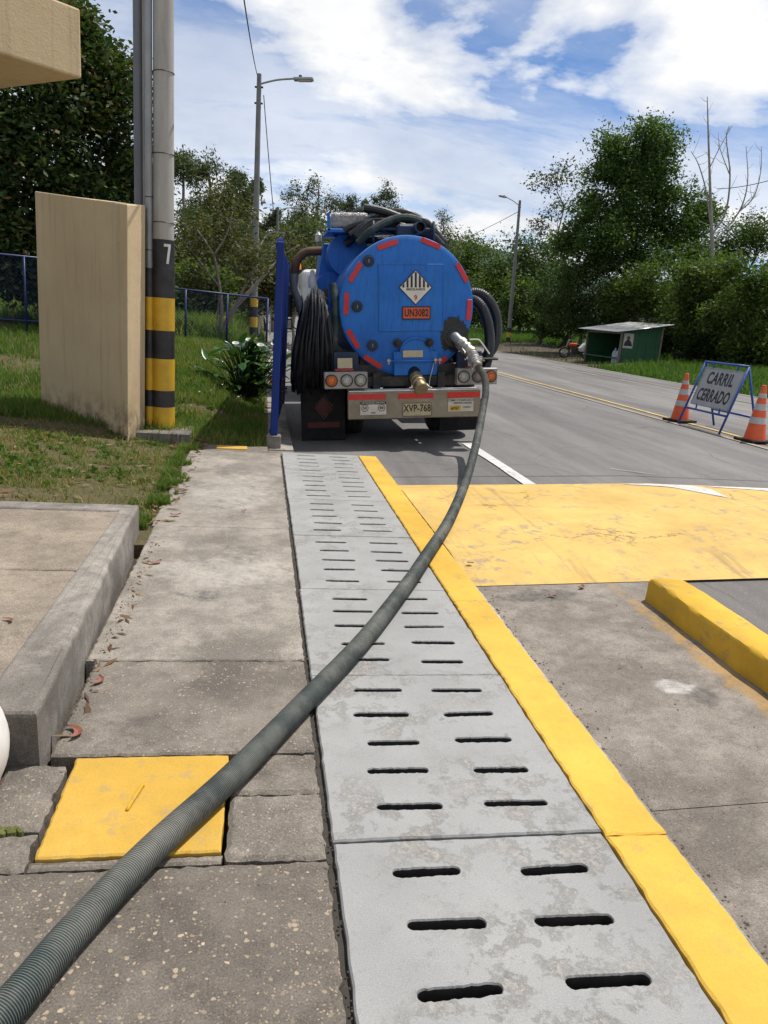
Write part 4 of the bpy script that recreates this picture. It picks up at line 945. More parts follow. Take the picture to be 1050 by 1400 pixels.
mb.tube([(-1.07+x, 0.583, 0.45+z) for x, z in dd], 0.007, 4, closed=True); mb.build('diamond_mark', 'brass', mf)
flat('diamond_face', [(x*0.85, z*0.85) for x, z in dd], 'ink_dull_red', mf, Vector((-1.07, 0.588, 0.45)), 0)
text('INFLAMABLE', 0.035, 'bumper_metal', mf, (-1.07, 0.582, 0.45)) if False else None
mb = MB(); mb.box((-1.08, 0.586, 0.215), (0.42, 0.004, 0.075)); mb.build('worn_band', 'ink_dull_red', mf)
mb = MB(); mb.box((0.80, 0.60, 0.30), (0.62, 0.02, 0.42), bev=0.006); mf2 = mb.build('mudflap', 'black_rubber', truck)
text('Internacional', 0.10, 'ink_red', mf2, (0.80, 0.586, 0.27), bold=0.02, sx=0.8) if False else text('INTERNA', 0.10, 'ink_dull_red', mf2, (0.80, 0.586, 0.29), bold=0.02)
# side boxes behind the wheels
mb = MB(); mb.box((-0.98, 3.2, 0.75), (0.42, 1.3, 0.55), bev=0.02); mb.build('tool_box', 'dark_steel', truck)
mb = MB(); mb.box((0.98, 3.2, 0.75), (0.42, 1.3, 0.55), bev=0.02); mb.build('tool_box', 'dark_steel', truck)
mb = MB(); mb.box((-0.98, 0.95, 1.02), (0.5, 1.1, 0.03), bev=0.008); mb.build('mudguard', 'dark_steel', truck)
mb = MB(); mb.box((0.98, 0.95, 1.05), (0.5, 1.1, 0.03), bev=0.008); mb.build('mudguard', 'dark_steel', truck)
mb = MB(); mb.box((-1.0, 0.75, 1.5), (0.06, 0.06, 0.9)); mb.build('hose_rack_post', 'dark_steel', truck)
# pump housing, reel box, exhaust on the left shoulder
mb = MB(); mb.prism([(-1.05, 2.2, 1.75), (-0.58, 2.2, 1.75), (-0.50, 2.2, 2.62), (-0.90, 2.2, 2.62)], (0, 0.9, 0)); bmesh.ops.bevel(mb.bm, geom=list(mb.bm.edges), offset=0.015, segments=1, affect='EDGES'); ph = mb.build('pump_housing', 'truck_blue', truck)
mb = MB(); mb.lathe([(0.0, -0.1), (0.24, -0.1), (0.26, -0.06), (0.26, 0.3), (0, 0.3)], 30, Matrix.Translation((-0.82, 2.1, 1.95)) @ RX); mb.build('pump_drum', 'truck_blue', ph)
mb = MB(); mb.lathe([(0.0, -0.1), (0.27, -0.1), (0.29, -0.06), (0.29, 0.42), (0, 0.42)], 30, Matrix.Translation((-0.60, 2.0, 2.42)) @ RX); mb.build('pump_drum', 'truck_blue', ph)
mb = MB(); mb.box((-0.60, 1.75, 2.71), (0.62, 0.9, 0.05), bev=0.008); tr_ = mb.build('tray', 'truck_blue', truck)
for (x, y) in ((-0.89, 1.32), (-0.31, 1.32)):
    mb = MB(); mb.box((x, y, 2.82), (0.04, 0.04, 0.22)); mb.build('tray_post', 'truck_blue', tr_)
mb = MB(); mb.box((-0.595, 1.75, 2.845), (0.50, 0.78, 0.21), bev=0.05, seg=3); bx = mb.build('wrapped_box', 'plastic_wrap', truck)
mb = MB(); mb.tube(catmull([(-0.92, 2.3, 2.52), (-1.15, 2.3, 2.50), (-1.28, 2.3, 2.38), (-1.33, 2.3, 2.18)], 6), 0.062, 14); ex = mb.build('exhaust_pipe', 'rusty_pipe', truck)
mb = MB(); mb.tube(catmull([(-1.33, 2.3, 2.2), (-1.33, 2.3, 2.0), (-1.27, 2.25, 1.8), (-1.20, 2.2, 1.5)], 6), 0.068, 14); mb.build('exhaust_sleeve', 'grey_pipe', ex)
mb = MB(); mb.lathe([(0.035, 0), (0.05, 0.02), (0.05, 0.11), (0.02, 0.15), (0.02, 0.17), (0, 0.17)], 14, Matrix.Translation((-0.97, 2.2, 2.62))); mb.build('oil_cup', 'lamp_clear', truck)
mb = MB(); mb.lathe([(0.0, 0), (0.06, 0.01), (0.06, 0.14), (0.03, 0.19), (0.03, 0.24), (0, 0.25)], 14, Matrix.Translation((-1.10, 1.7, 1.98))); mb.build('filter_bowl', 'white_paint', truck)
# hose rack + blue box + pipe on top
mb = MB()
for x in (-0.35, 0.45): mb.tube([(x, 0.9, CZ+0.75), (x, 0.9, CZ+1.08)], 0.02, 8); mb.tube([(x, 3.4, CZ+0.75), (x, 3.4, CZ+1.08)], 0.02, 8)
mb.tube([(-0.35, 0.9, CZ+0.98), (0.45, 0.9, CZ+0.98)], 0.018, 8); mb.build('roof_rack', 'tank_fitting', truck)
mb = MB(); mb.box((0.06, 0.85, CZ+0.92), (0.24, 0.3, 0.22), bev=0.03); mb.build('top_valve_box', 'tank_fitting', truck)
mb = MB(); mb.lathe([(0.055, 0.0), (0.07, 0.0), (0.07, 0.25), (0.055, 0.25), (0.055, 0.0)], 20, Matrix.Translation((0.19, 0.72, CZ+0.97)) @ RX, cap=False); mb.build('top_pipe', 'tank_fitting', truck)
mb = MB(); mb.cyl((0.19, 0.62, CZ+0.97), (0.19, 0.70, CZ+0.97), 0.054); mb.build('pipe_bore', 'ink_black', truck)
# cab
mb = MB(); mb.box((0, 6.6, 1.55), (2.12, 1.9, 1.75), bev=0.10, seg=3); cab = mb.build('cab', 'white_paint', truck)
for x in (-0.5, 0.5):
    mb = MB(); mb.box((x, 5.64, 1.85), (0.6, 0.02, 0.45), bev=0.02); mb.build('rear_window', 'dark_glass', cab)
mb = MB(); mb.box((0, 7.9, 0.95), (2.0, 1.2, 0.75), bev=0.12, seg=3); mb.build('bonnet', 'white_paint', cab)
for s in (-1, 1):
    mb = MB(); mb.box((s*1.065, 6.9, 1.85), (0.02, 0.9, 0.6), bev=0.02); mb.build('door_window', 'dark_glass', cab)
    mb = MB(); mb.box((s*1.30, 7.2, 1.78), (0.20, 0.07, 0.48), bev=0.03, seg=2); mr = mb.build('mirror', 'black_rubber', truck)
    mb = MB(); mb.box((s*1.31, 7.16, 1.40), (0.19, 0.07, 0.22), bev=0.03, seg=2); mb.build('wide_mirror', 'black_rubber', mr)
    mb = MB(); mb.box((s*1.31, 7.121, 1.40), (0.15, 0.01, 0.17)); mb.build('mirror_glass', 'silver', mr)
    mb = MB(); mb.tube(catmull([(s*1.02, 7.25, 2.15), (s*1.28, 7.22, 2.10), (s*1.30, 7.22, 1.5), (s*1.02, 7.25, 1.2)], 5), 0.014, 6); mb.build('mirror_arm', 'dark_steel', mr)
mb = MB(); mb.lathe([(0.0, 0), (0.075, 0.0), (0.075, 0.04), (0.065, 0.13), (0.05, 0.15), (0, 0.15)], 16, Matrix.Translation((-1.10, 6.3, 2.45))); mb.build('beacon', 'lamp_orange', truck)
mb = MB(); mb.box((-1.03, 6.3, 2.42), (0.22, 0.1, 0.05)); mb.build('beacon_bracket', 'dark_steel', truck)

# hoses carried on the truck (things of their own)
tm = Matrix.Translation(TR) @ Matrix.Rotation(roll, 4, 'Y')
rn = random.Random(5); mb = MB()
for k in range(84):
    k = k/83*43
    x = -1.40+0.48*(k/43)+rn.gauss(0, 0.012); ry = 0.36+rn.uniform(-0.07, 0.07); top_ = 1.97-0.30*abs(k/43-0.55)*1.3+rn.uniform(-0.04, 0.04); bot = 0.62+rn.uniform(0, 0.22)
    x2 = x+rn.uniform(-0.05, 0.03)-0.05
    pts = []
    for a in np.linspace(0, 2*math.pi, 25)[:-1]:
        f_ = (math.sin(a)+1)/2; pts.append(tm @ Vector((x2+(x*0.55-0.50-x2)*f_**2+0.012*math.sin(3*a+k), 0.62+ry*math.cos(a), bot+(top_-bot)*(0.5+0.5*math.sin(a)))))
    mb.tube(pts, 0.0145, 6, closed=True)
tag(mb.build('hose_coil', 'black_hose'), 'thick coil of thin black hose hanging on the left side of the truck', 'hose coil')
mb = MB()
mb.tube([tm @ Vector(p) for p in catmull([(-0.92, 0.55, 2.0), (-0.90, 0.45, 1.7), (-0.93, 0.45, 1.2), (-0.95, 0.5, 0.8)], 8)], 0.05, 12)
tag(mb.build('hose_length', 'hose_groove'), 'dark green hose hanging straight down between coil and tank', 'hose')
for (cx_, rx_, zc_, rz_, y_, lab) in ((1.05, 0.30, 1.46, 0.44, 0.9, 'outer loop of thick black hose hanging on the right side of the truck'), (0.93, 0.235, 1.30, 0.50, 0.62, 'inner loop of thick black hose hanging against the tank on the right')):
    mb = MB(); rg = []; pts = []
    for i, a in enumerate(np.linspace(0, 2*math.pi, 161)[:-1]):
        pts.append(tm @ Vector((cx_+rx_*math.cos(a), y_+0.10*math.sin(a), zc_+rz_*math.sin(a)))); rg.append(0.072 if i % 2 else 0.067)
    mb.tube(pts, rg, 12, closed=True); tag(mb.build('hose_loop', 'black_hose'), lab, 'hose')
top_paths = [[(-0.55, 0.9, 0.80), (-0.35, 0.9, 0.98), (0.0, 0.95, 1.12), (0.30, 1.0, 1.08), (0.55, 1.1, 0.85)], [(-0.45, 1.1, 1.26), (-0.2, 1.1, 1.22), (0.1, 1.05, 1.12), (0.35, 1.0, 1.08), (0.6, 1.1, 0.86)],
             [(-0.5, 1.3, 1.05), (-0.1, 1.3, 1.22), (0.25, 1.3, 1.19), (0.62, 1.35, 0.9)], [(-0.55, 1.5, 1.12), (-0.15, 1.5, 1.2), (0.2, 1.5, 1.24), (0.5, 1.5, 1.08), (0.7, 1.6, 0.8)],
             [(-0.6, 1.8, 1.22), (-0.3, 1.8, 1.30), (0.1, 1.8, 1.2), (0.5, 1.8, 1.05)], [(-0.62, 1.2, 0.92), (-0.35, 1.2, 1.08), (0.0, 1.2, 1.06), (0.4, 1.2, 0.98)], [(-0.6, 1.6, 0.98), (-0.2, 1.6, 1.1), (0.3, 1.6, 1.1)]]
rt_ = random.Random(12)
for q in range(13):
    xa = rt_.uniform(-0.68, -0.45); ya = rt_.uniform(1.0, 2.2); h0 = rt_.uniform(0.80, 1.05)
    top_paths.append([(xa, ya, h0), (xa+0.25, ya+rt_.uniform(-0.1, 0.1), h0+rt_.uniform(0.05, 0.22)), (xa+0.6, ya+rt_.uniform(-0.15, 0.15), h0+rt_.uniform(0.1, 0.24)), (xa+0.95, ya, h0+rt_.uniform(0.0, 0.15)), (rt_.uniform(0.5, 0.72), ya, h0-rt_.uniform(0.02, 0.15))])
hb = None
for i, pth in enumerate(top_paths):
    mb = MB(); pts = catmull([tm @ Vector((x, y, CZ+z)) for x, y, z in pth], 10); mb.tube(pts, [0.055 if k % 2 else 0.051 for k in range(len(pts))], 10)
    o = mb.build('rolled_hose' if i == 0 else 'hose_turn', 'hose_groove' if i in (0, 3, 9) else 'black_hose', hb)
    if hb is None: hb = tag(o, 'pile of rolled dark hoses lying on top of the tank', 'hose')

# ------------------------------------------------------------------ suction hose across the pavement
HR = 0.043
hp = [(-1.05, 0.55, HR), (-0.72, 1.02, HR), (-0.51, 1.43, HR), (-0.41, 1.66, HR), (-0.26, 1.95, HR+0.003), (-0.05, 2.30, HR+0.003), (0.22, 2.81, HR), (0.54, 3.43, HR), (0.905, 4.24, HR+0.003), (1.035, 4.55, HR+0.006), (1.163, 4.86, HR+0.008), (1.345, 5.30, HR+0.010), (1.52, 5.74, HR+0.022)]
hp += [tuple(at(630, 676, 6.35)), tuple(at(640, 648, 6.98)), tuple(at(649, 615, 7.65)), tuple(at(656, 583, 8.3)), tuple(at(661, 555, 8.82)), tuple(at(664, 535, 9.1)), tuple(at(662, 515, 9.22)), tuple(at(652, 500, 9.30))]
pp = catmull(hp, 40); acc = [0.0]
for a, b in zip(pp, pp[1:]): acc.append(acc[-1]+(b-a).length)
tot = acc[-1]; pitch = 0.0066; nr = int(tot/pitch)
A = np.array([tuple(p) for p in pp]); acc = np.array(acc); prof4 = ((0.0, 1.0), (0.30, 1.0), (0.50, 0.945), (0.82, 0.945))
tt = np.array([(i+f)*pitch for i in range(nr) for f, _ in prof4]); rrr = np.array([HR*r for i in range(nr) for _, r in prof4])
C3 = np.stack([np.interp(tt, acc, A[:, k]) for k in range(3)], 1)
D = np.gradient(C3, axis=0); D /= np.linalg.norm(D, axis=1)[:, None]
U = np.cross(D, [0, 0, 1.0]); bad = np.linalg.norm(U, axis=1) < 1e-3; U[bad] = (1, 0, 0); U /= np.linalg.norm(U, axis=1)[:, None]; Wv = np.cross(D, U)
S = 18; an = np.arange(S)*2*np.pi/S
V = C3[:, None, :]+rrr[:, None, None]*(np.cos(an)[None, :, None]*U[:, None, :]+np.sin(an)[None, :, None]*Wv[:, None, :])
nrg = len(tt); i, k = np.meshgrid(np.arange(nrg-1), np.arange(S), indexing='ij'); i = i.ravel(); k = k.ravel(); k2 = (k+1) % S
F = np.stack([i*S+k, i*S+k2, (i+1)*S+k2, (i+1)*S+k], 1)
suct = empty('suction_hose', (0.90, 4.18, 0)); 
body = np_mesh('hose_body', V.reshape(-1, 3)-np.array([0.90, 4.18, 0]), F, ['hose_crest', 'hose_groove'], suct, smooth=False)
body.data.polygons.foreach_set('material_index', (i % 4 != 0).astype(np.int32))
end = Vector(pp[-1]); vend = tm @ Vector((0.775, TY-0.30, CZ-0.575)); off = Vector((0.90, 4.18, 0))
coupling('hose_coupling', vend-off, (vend+(end-vend)*0.60)-off, 0.068, 'silver', suct)
q_ = (end-vend).normalized()
mb = MB(); mb.cyl(vend+(end-vend)*0.55-off, end+q_*0.03-off, 0.062, 0.060)
mb.build('hose_ferrule', 'silver', suct)
mb = MB()
for k in (0.72, 0.86): 
    p = vend+(end-vend)*k-off; qq = q_.to_track_quat('Z', 'Y').to_matrix().to_4x4(); qq.translation = p; mb.lathe([(0.064, -0.012), (0.069, -0.01), (0.069, 0.01), (0.064, 0.012)], 20, qq)
mb.build('hose_clamp', 'galvanised', suct)
tag(suct, 'long ribbed green grey suction hose running across the pavement to the truck', 'hose')

# ------------------------------------------------------------------ cones and folding sign
def make_cone(loc, label, h=0.88, s=1.0, rotz=0.0, group='orange traffic cones'):
    c = empty('traffic_cone', loc, (0, 0, rotz)); c.scale = (s, s, s)
    m = MB(); m.box((0, 0, 0.02), (0.44, 0.44, 0.04), bev=0.012, seg=2); m.build('base', 'black_rubber', c)
    def rad(z): return 0.165-(0.165-0.032)*(z-0.04)/(h-0.04)
    zs_ = [0.04, 0.29, 0.39, 0.50, 0.60, 0.69, 0.76, h]; mats = ['cone_orange', 'cone_white', 'cone_orange', 'cone_white', 'cone_orange', 'cone_white', 'cone_orange']
    for a, b, mt_ in zip(zs_, zs_[1:], mats):
        e_ = 0.003 if mt_ == 'cone_white' else 0
        m = MB(); m.lathe([(rad(a)+e_, a), (rad(b)+e_, b)], 28, cap=False)
        if b == h: m.lathe([(rad(h), h), (rad(h)*0.8, h+0.008), (rad(h)*0.6, h+0.008), (rad(h)*0.55, h-0.03)], 28, cap=False)
        m.build('reflective_band' if mt_ == 'cone_white' else 'cone_body', mt_, c)
    return tag(c, label, 'traffic cone', group)
make_cone((7.76, 13.37, 0.075), 'orange and white traffic cone left of the lane closed sign', rotz=0.3)
make_cone((7.74, 11.05, 0.075), 'orange and white traffic cone nearest the camera right of the sign', rotz=0.1)
p = at(393, 480, 15.5); make_cone((0.33, 16.5, -0.03), 'red traffic cone half hidden behind the blue gate', 0.8)
sg = empty('folding_sign', (7.9, 12.4, 0.075)); hwid = 0.66; apx = 0.0; fx = -0.34; bx_ = 0.36; H = 1.13
def bar(name, a, b, r=0.019): m = MB(); m.tube([a, b], r, 8); return m.build(name, 'sign_blue', sg)
for s in (-1, 1):
    bar('front_leg', (fx, s*hwid, 0), (apx, s*hwid*0.98, H)); bar('back_leg', (bx_, s*hwid*0.96, 0), (apx+0.01, s*hwid*0.95, H-0.02))
bar('top_rail', (apx, -hwid, H), (apx, hwid, H)); kx = lambda z: fx+(apx-fx)*z/H
bar('lower_rail', (kx(0.30), -hwid, 0.30), (kx(0.30), hwid, 0.30)); bar('lower_rail', (bx_*(1-0.3/H), -hwid*0.96, 0.30), (bx_*(1-0.3/H), hwid*0.96, 0.30))
for s in (-1, 1):
    bar('panel_bracket', (kx(0.37)+0.01, s*0.36, 0.30), (kx(0.4)+0.01, s*0.36, 0.40), 0.014); bar('panel_bracket', (kx(1.05)+0.01, s*0.36, 1.02), (kx(1.13), s*0.36, 1.13), 0.014)
tilt = math.atan2(apx-fx, H)
pn = empty('sign_panel', (kx(0.70)+0.02, 0, 0.705), (0, tilt, 0)); pn.parent = sg
bpy.data.objects.remove(pn)
mb = MB(); mb.box((0, 0, 0), (0.03, 1.14, 0.68), bev=0.006); pn = mb.build('sign_panel', 'sign_white', sg, (kx(0.70)+0.03, 0, 0.705)); pn.rotation_euler = (0, tilt, 0)
mb = MB()
for (y, z, dy, dz) in ((0, 0.335, 1.15, 0.025), (0, -0.335, 1.15, 0.025), (0.57, 0, 0.025, 0.68), (-0.57, 0, 0.025, 0.68)): mb.box((-0.006, y, z), (0.03, dy, dz), bev=0.003)
mb.build('panel_edge', 'galvanised', pn)
text('CARRIL', 0.30, 'ink_black', pn, (-0.0165, 0.0, 0.155), (R(90), 0, R(-90)), bold=0.028, sx=0.76)
text('CERRADO', 0.30, 'ink_black', pn, (-0.0165, 0.0, -0.155), (R(90), 0, R(-90)), bold=0.028, sx=0.67)
tag(sg, 'blue A-frame road sign reading CARRIL CERRADO between two cones', 'road sign')

# ------------------------------------------------------------------ roadside kiosk and what stands by it
ko = Vector((17.15, 36.0, 0.05)); kk = empty('green_kiosk', ko)
kw, kd = 2.05, 4.0
def kroof(x): return 1.66+0.52*(x+0.42)/2.85-0.03
for i in range(9):
    w_ = kw/9; h_ = kroof(w_*i)
    m = MB(); m.box((w_*(i+0.5), 0.012*(i % 2), h_/2), (w_-0.006, 0.03, h_), bev=0.004); m.build('board', 'kiosk_green', kk)
    m = MB(); m.box((w_*(i+0.5), kd, h_/2), (w_-0.006, 0.03, h_)); m.build('board', 'kiosk_green', kk)
for i in range(12):
    m = MB(); w_ = kd/12; m.box((kw, w_*(i+0.5), kroof(kw)/2), (0.03, w_-0.006, kroof(kw))); m.build('board', 'kiosk_green', kk)
for (x, y) in ((0, -0.03), (0.0, kd), (kw+0.03, -0.03), (kw, kd+0.03)):
    h_ = kroof(x); m = MB(); m.box((x, y, h_/2), (0.08, 0.08, h_)); m.build('post', 'kiosk_wood', kk)
m = MB(); m.box((0.0, 2.0, 0.42), (0.05, 3.9, 0.06)); m.build('counter_rail', 'kiosk_green', kk)
m = MB(); m.box((0.03, 2.0, 1.62), (0.05, 3.9, 0.08)); m.build('lintel', 'kiosk_wood', kk)
m = MB(); m.box((1.02, 2.0, 0.0), (2.0, 3.9, 0.06)); m.build('floor', 'dirt', kk)
nc = 34; V = []; F = []
for j in range(2):
    for i in range(nc*2+1):
        yy = -0.45+(kd+0.85)*i/(nc*2); V.append((-0.42+2.85*j, yy, 1.66+0.52*j+0.02*(i % 2)+0.012*yy))
for i in range(nc*2): F.append((i, i+1, nc*2+1+i+1, nc*2+1+i))
rf = np_mesh('roof', np.array(V), np.array(F), 'zinc', kk); md = rf.modifiers.new('thick', 'SOLIDIFY'); md.thickness = 0.01
m = MB(); m.box((0.38, -0.035, 1.28), (0.50, 0.012, 0.70)); po = m.build('poster', 'poster_paper', kk)
m = MB(); m.lathe([(0.0, 0), (0.09, 0.0), (0.09, 0.004), (0, 0.004)], 16, Matrix.Translation((0.37, -0.042, 1.42)) @ RX); m.build('poster_print', 'rusty_pipe', po)
m = MB(); m.prism([(0.16, -0.043, 1.04), (0.60, -0.043, 1.04), (0.55, -0.043, 1.2), (0.42, -0.043, 1.34), (0.32, -0.043, 1.34), (0.2, -0.043, 1.2)], (0, -0.003, 0)); m.build('poster_print', 'ink_black', po)
tag(kk, 'small green wooden kiosk with sloping zinc roof beside the road', 'kiosk')
for k, (x, y, lab) in enumerate(((0.28, 0.25, 'tall clear bottle in the kiosk opening nearest the corner post'), (0.30, 0.55, 'tall clear bottle in the kiosk opening, second from the corner post'), (0.26, 0.85, 'tall clear bottle in the kiosk opening, farthest from the corner post'))):
    m = MB(); m.lathe([(0.0, 0), (0.14, 0.0), (0.15, 0.05), (0.15, 0.55), (0.12, 0.68), (0.045, 0.78), (0.045, 0.86), (0, 0.87)], 16)
    tag(m.build('water_bottle', 'bottle_plastic', None, ko+Vector((x-0.05, y, 0.03))), lab, 'bottle', 'bottles in the kiosk')
m = MB(); m.lathe([(0.0, 0), (0.2, 0.03), (0.26, 0.2), (0.2, 0.42), (0.06, 0.56), (0.1, 0.66), (0.0, 0.66)], 12)
for v in m.bm.verts: v.co.x *= 1+0.3*math.sin(v.co.z*9+v.co.y*6); v.co.x += 0.15*v.co.z
bgp = ko+Vector((0.05, kd+0.45, 0.50)); tag(m.build('plastic_bag', 'white_plastic', None, bgp), 'white plastic bag hanging at the far post of the kiosk', 'bag')
mc = empty('motorcycle', at(786, 489, 42)+Vector((0, 0, 0)), (0, 0, R(75))); mc.location.z = float(right_z(np.array(mc.location.x), np.array(42.0)))+0.01
for y in (-0.62, 0.62):
    m = MB(); m.tube([(0, y+0.27*math.cos(a), 0.30+0.27*math.sin(a)) for a in np.linspace(0, 2*math.pi, 25)[:-1]], 0.055, 8, closed=True); wh = m.build('wheel', 'tyre', mc)
    m = MB(); m.tube([(-0.04, y, 0.3), (0.04, y, 0.3)], 0.10, 12)
    for a in np.linspace(0, math.pi, 5)[:-1]: m.tube([(0, y-0.25*math.cos(a), 0.3-0.25*math.sin(a)), (0, y+0.25*math.cos(a), 0.3+0.25*math.sin(a))], 0.01, 4)
    m.build('rim', 'galvanised', wh)
m = MB(); m.box((0, 0.0, 0.42), (0.26, 0.5, 0.32), bev=0.06, seg=2); m.build('engine', 'dark_steel', mc)
m = MB(); m.box((0, 0.18, 0.74), (0.26, 0.46, 0.20), bev=0.07, seg=3); m.build('fuel_tank', 'reflector_red', mc)
m = MB(); m.box((0, -0.30, 0.74), (0.24, 0.62, 0.10), bev=0.04, seg=2); m.build('seat', 'black_rubber', mc)
m = MB(); m.box((0, -0.66, 0.68), (0.2, 0.3, 0.16), bev=0.05, seg=2); m.build('tail_cowl', 'white_paint', mc)
m = MB(); m.tube([(0, 0.62, 0.3), (0, 0.46, 0.95)], 0.03, 8); m.tube([(-0.33, 0.38, 1.0), (0, 0.46, 0.96), (0.33, 0.38, 1.0)], 0.015, 6); m.build('fork', 'galvanised', mc)
tag(mc, 'red and white motorcycle parked on the dirt beside the green kiosk', 'motorcycle')

# ------------------------------------------------------------------ light poles and wires
def lamp_pole(name, base, top, arm_end, label, stripes=None, r=0.14, mat='weathered_post', armz=0.0):
    base = Vector(base); top = Vector(top); o = empty(name, base); d = top-base
    m = MB(); m.tube([d*(k/8) for k in range(9)], [r-(r*0.45)*k/8 for k in range(9)], 14); m.build('shaft', mat, o)
    ae = Vector(arm_end)-base; st = d*0.965
    m = MB(); m.tube(catmull([st, st+(ae-st)*0.5+Vector((0, 0, 0.04)), ae], 5), 0.03, 8); m.build('lamp_arm', 'galvanised', o)
    dr = (ae-st); dr.z = 0; dr.normalize()
    m = MB(); m.box((0, 0, 0), (0.62, 0.24, 0.09), bev=0.03, seg=2); hd = m.build('lamp_head', 'galvanised', o, ae+dr*0.3); hd.rotation_euler = (0, -0.05, math.atan2(dr.y, dr.x))
    m = MB(); m.box((0.05, 0, -0.05), (0.4, 0.18, 0.02)); m.build('lamp_lens', 'lamp_clear', hd)
    m = MB(); m.lathe([(0.05, 0), (0.05, 0.07), (0.0, 0.08)], 10, Matrix.Translation((-0.1, 0, 0.04))); m.build('photocell', 'dark_steel', hd)
    m = MB()
    for k in (0.90, 0.955): p = d*k; m.tube([p-dr*0.13+Vector((0, 0, 0)), p+dr*0.13], 0.03, 6)
    m.build('insulator_bracket', 'dark_steel', o)
    if stripes:
        for k in range(stripes[0]):
            z0 = k*stripes[1]; m = MB(); m.tube([d*(z0/d.z), d*((z0+stripes[1])/d.z)], r+0.006, 14); m.build('band', 'pole_yellow' if k % 2 == 0 else 'pole_black', o)
    return tag(o, label, 'street lamp')
b1 = at(346, 470, 27); t1 = at(354.5, 101, 27.0); b1.z = 0.3
lamp_pole('street_lamp', b1, t1, at(402, 107.5, 26.8), 'tall grey street lamp pole behind the blue gate, its arm to the right', (5, 0.33), 0.13)
wr = at(352, 455, 26.9)
b2 = at(377, 425, 52); t2 = at(380, 283, 52); lamp_pole('street_lamp', b2, t2, at(398, 284, 52), 'distant street lamp between the tall lamp and the truck', None, 0.15)
b3 = at(694, 474, 56); t3 = at(711, 274, 56); lamp_pole('street_lamp', b3, t3, at(692, 269.5, 55.5), 'grey street lamp pole standing on the grass across the road', (4, 0.34), 0.16)
def wire(name, a, b, sag, label, r=0.012):
    a, b = Vector(a), Vector(b); pts = [a+(b-a)*t_+Vector((0, 0, -4*sag*t_*(1-t_))) for t_ in np.linspace(0, 1, 20)]
    m = MB(); m.tube(pts, r, 5); tag(m.build(name, 'wire'), label, 'wire')
wire('overhead_wire', t1+Vector((0, 0, -0.2)), at(325, -60, 9.0), 0.15, 'thin overhead wire running from the tall lamp pole towards the camera', 0.010)
wire('overhead_wire', at(360.5, 130, 26.9), at(374, 290, 27.2), 0.08, 'stay wire slanting down beside the tall lamp pole', 0.014)
wire('overhead_wire', b3+(t3-b3)*0.93, at(585, 340, 95), 0.4, 'overhead wire leading away from the right hand lamp pole', 0.02)
wire('overhead_wire', b2+(t2-b2)*0.93, at(430, 310, 90), 0.3, 'overhead wire leading right from the distant lamp', 0.02)
wire('overhead_wire', at(980, 258, 70), at(1075, 240, 50), 0.2, 'overhead wire crossing behind the dead tree', 0.03)
# white board behind the fence
wb = empty('white_board', at(362, 446, 30)); wb.location.z = 0.8
m = MB(); m.box((0, 0, 1.75), (0.55, 0.04, 0.75), bev=0.01); m.build('panel', 'white_paint', wb)
m = MB(); m.box((0.15, 0.05, 0.95), (0.95, 0.04, 0.6), bev=0.01); m.build('panel', 'white_paint', wb)
for x in (-0.2, 0.2, 0.5): m = MB(); m.box((x, 0.06, 0.5), (0.06, 0.05, 1.3)); m.build('post', 'white_paint', wb)
tag(wb, 'white board on posts beyond the chain link fence by the tall lamp pole', 'board')

# ------------------------------------------------------------------ vegetation
def leaf_quads(P, size, aspect, droop, rg, jitter=0.35):
    n = len(P); ax = rg.normal(size=(n, 3)); ax[:, 2] = ax[:, 2]*0.6-droop; ax /= np.linalg.norm(ax, axis=1)[:, None]
    nn = rg.normal(size=(n, 3)); nn[:, 2] = np.abs(nn[:, 2])+0.35; sd = np.cross(ax, nn); sd /= np.linalg.norm(sd, axis=1)[:, None]+1e-9
    s = size*(1+jitter*rg.normal(size=n)).clip(0.4, 1.9); l = s[:, None]*ax; w = (s*aspect)[:, None]*sd
    V = np.stack([P, P+l*0.45+w*0.5, P+l, P+l*0.55-w*0.5], 1).reshape(-1, 3)
    return V, np.arange(n*4).reshape(-1, 4)
def blob_points(blobs, n, rg, cl=0.16, per=14, sub=10, fill=0.45, gap=0.25):
    vol = np.array([b[3]*b[4]+b[4]*b[5]+b[3]*b[5] for b in blobs]); pr = vol/vol.sum(); out = []; var = []
    for b, f in zip(blobs, pr):
        nl = int(n*f); c = np.array(b[:3]); r = np.array(b[3:6])
        sd = rg.normal(size=(sub, 3)); sd /= np.linalg.norm(sd, axis=1)[:, None]
        sc = c+sd*r*rg.uniform(0.45, 0.8, (sub, 1)); sr = r*rg.uniform(0.28, 0.55, (sub, 1))
        sv = rg.uniform(-0.12, 0.12, sub)
        ncl = max(1, nl//per); k = rg.integers(0, sub, ncl); d = rg.normal(size=(ncl, 3)); d /= np.linalg.norm(d, axis=1)[:, None]
        d[:, 2] = np.where(d[:, 2] < -0.3, d[:, 2]*0.6, d[:, 2])
        rad = rg.uniform(fill, 1.05, ncl)[:, None]
        cc = sc[k]+d*sr[k]*rad
        keep = (np.sin(cc[:, 0]*2.3/r.mean()*3+1)+np.sin(cc[:, 2]*2.9/r.mean()*3+2)+np.sin(cc[:, 1]*2.1/r.mean()*3)) > (-3+6*gap*0.8)
        cc = cc[keep]; k = k[keep]
        pts = np.repeat(cc, per, 0)+rg.normal(size=(len(cc)*per, 3))*cl*r.mean()
        out.append(pts); var.append(np.clip(0.42+np.repeat(sv[k]+rg.normal(0, 0.12, len(cc)), per)+rg.normal(0, 0.22, len(pts)), 0, 1))
    return np.concatenate(out), np.concatenate(var)
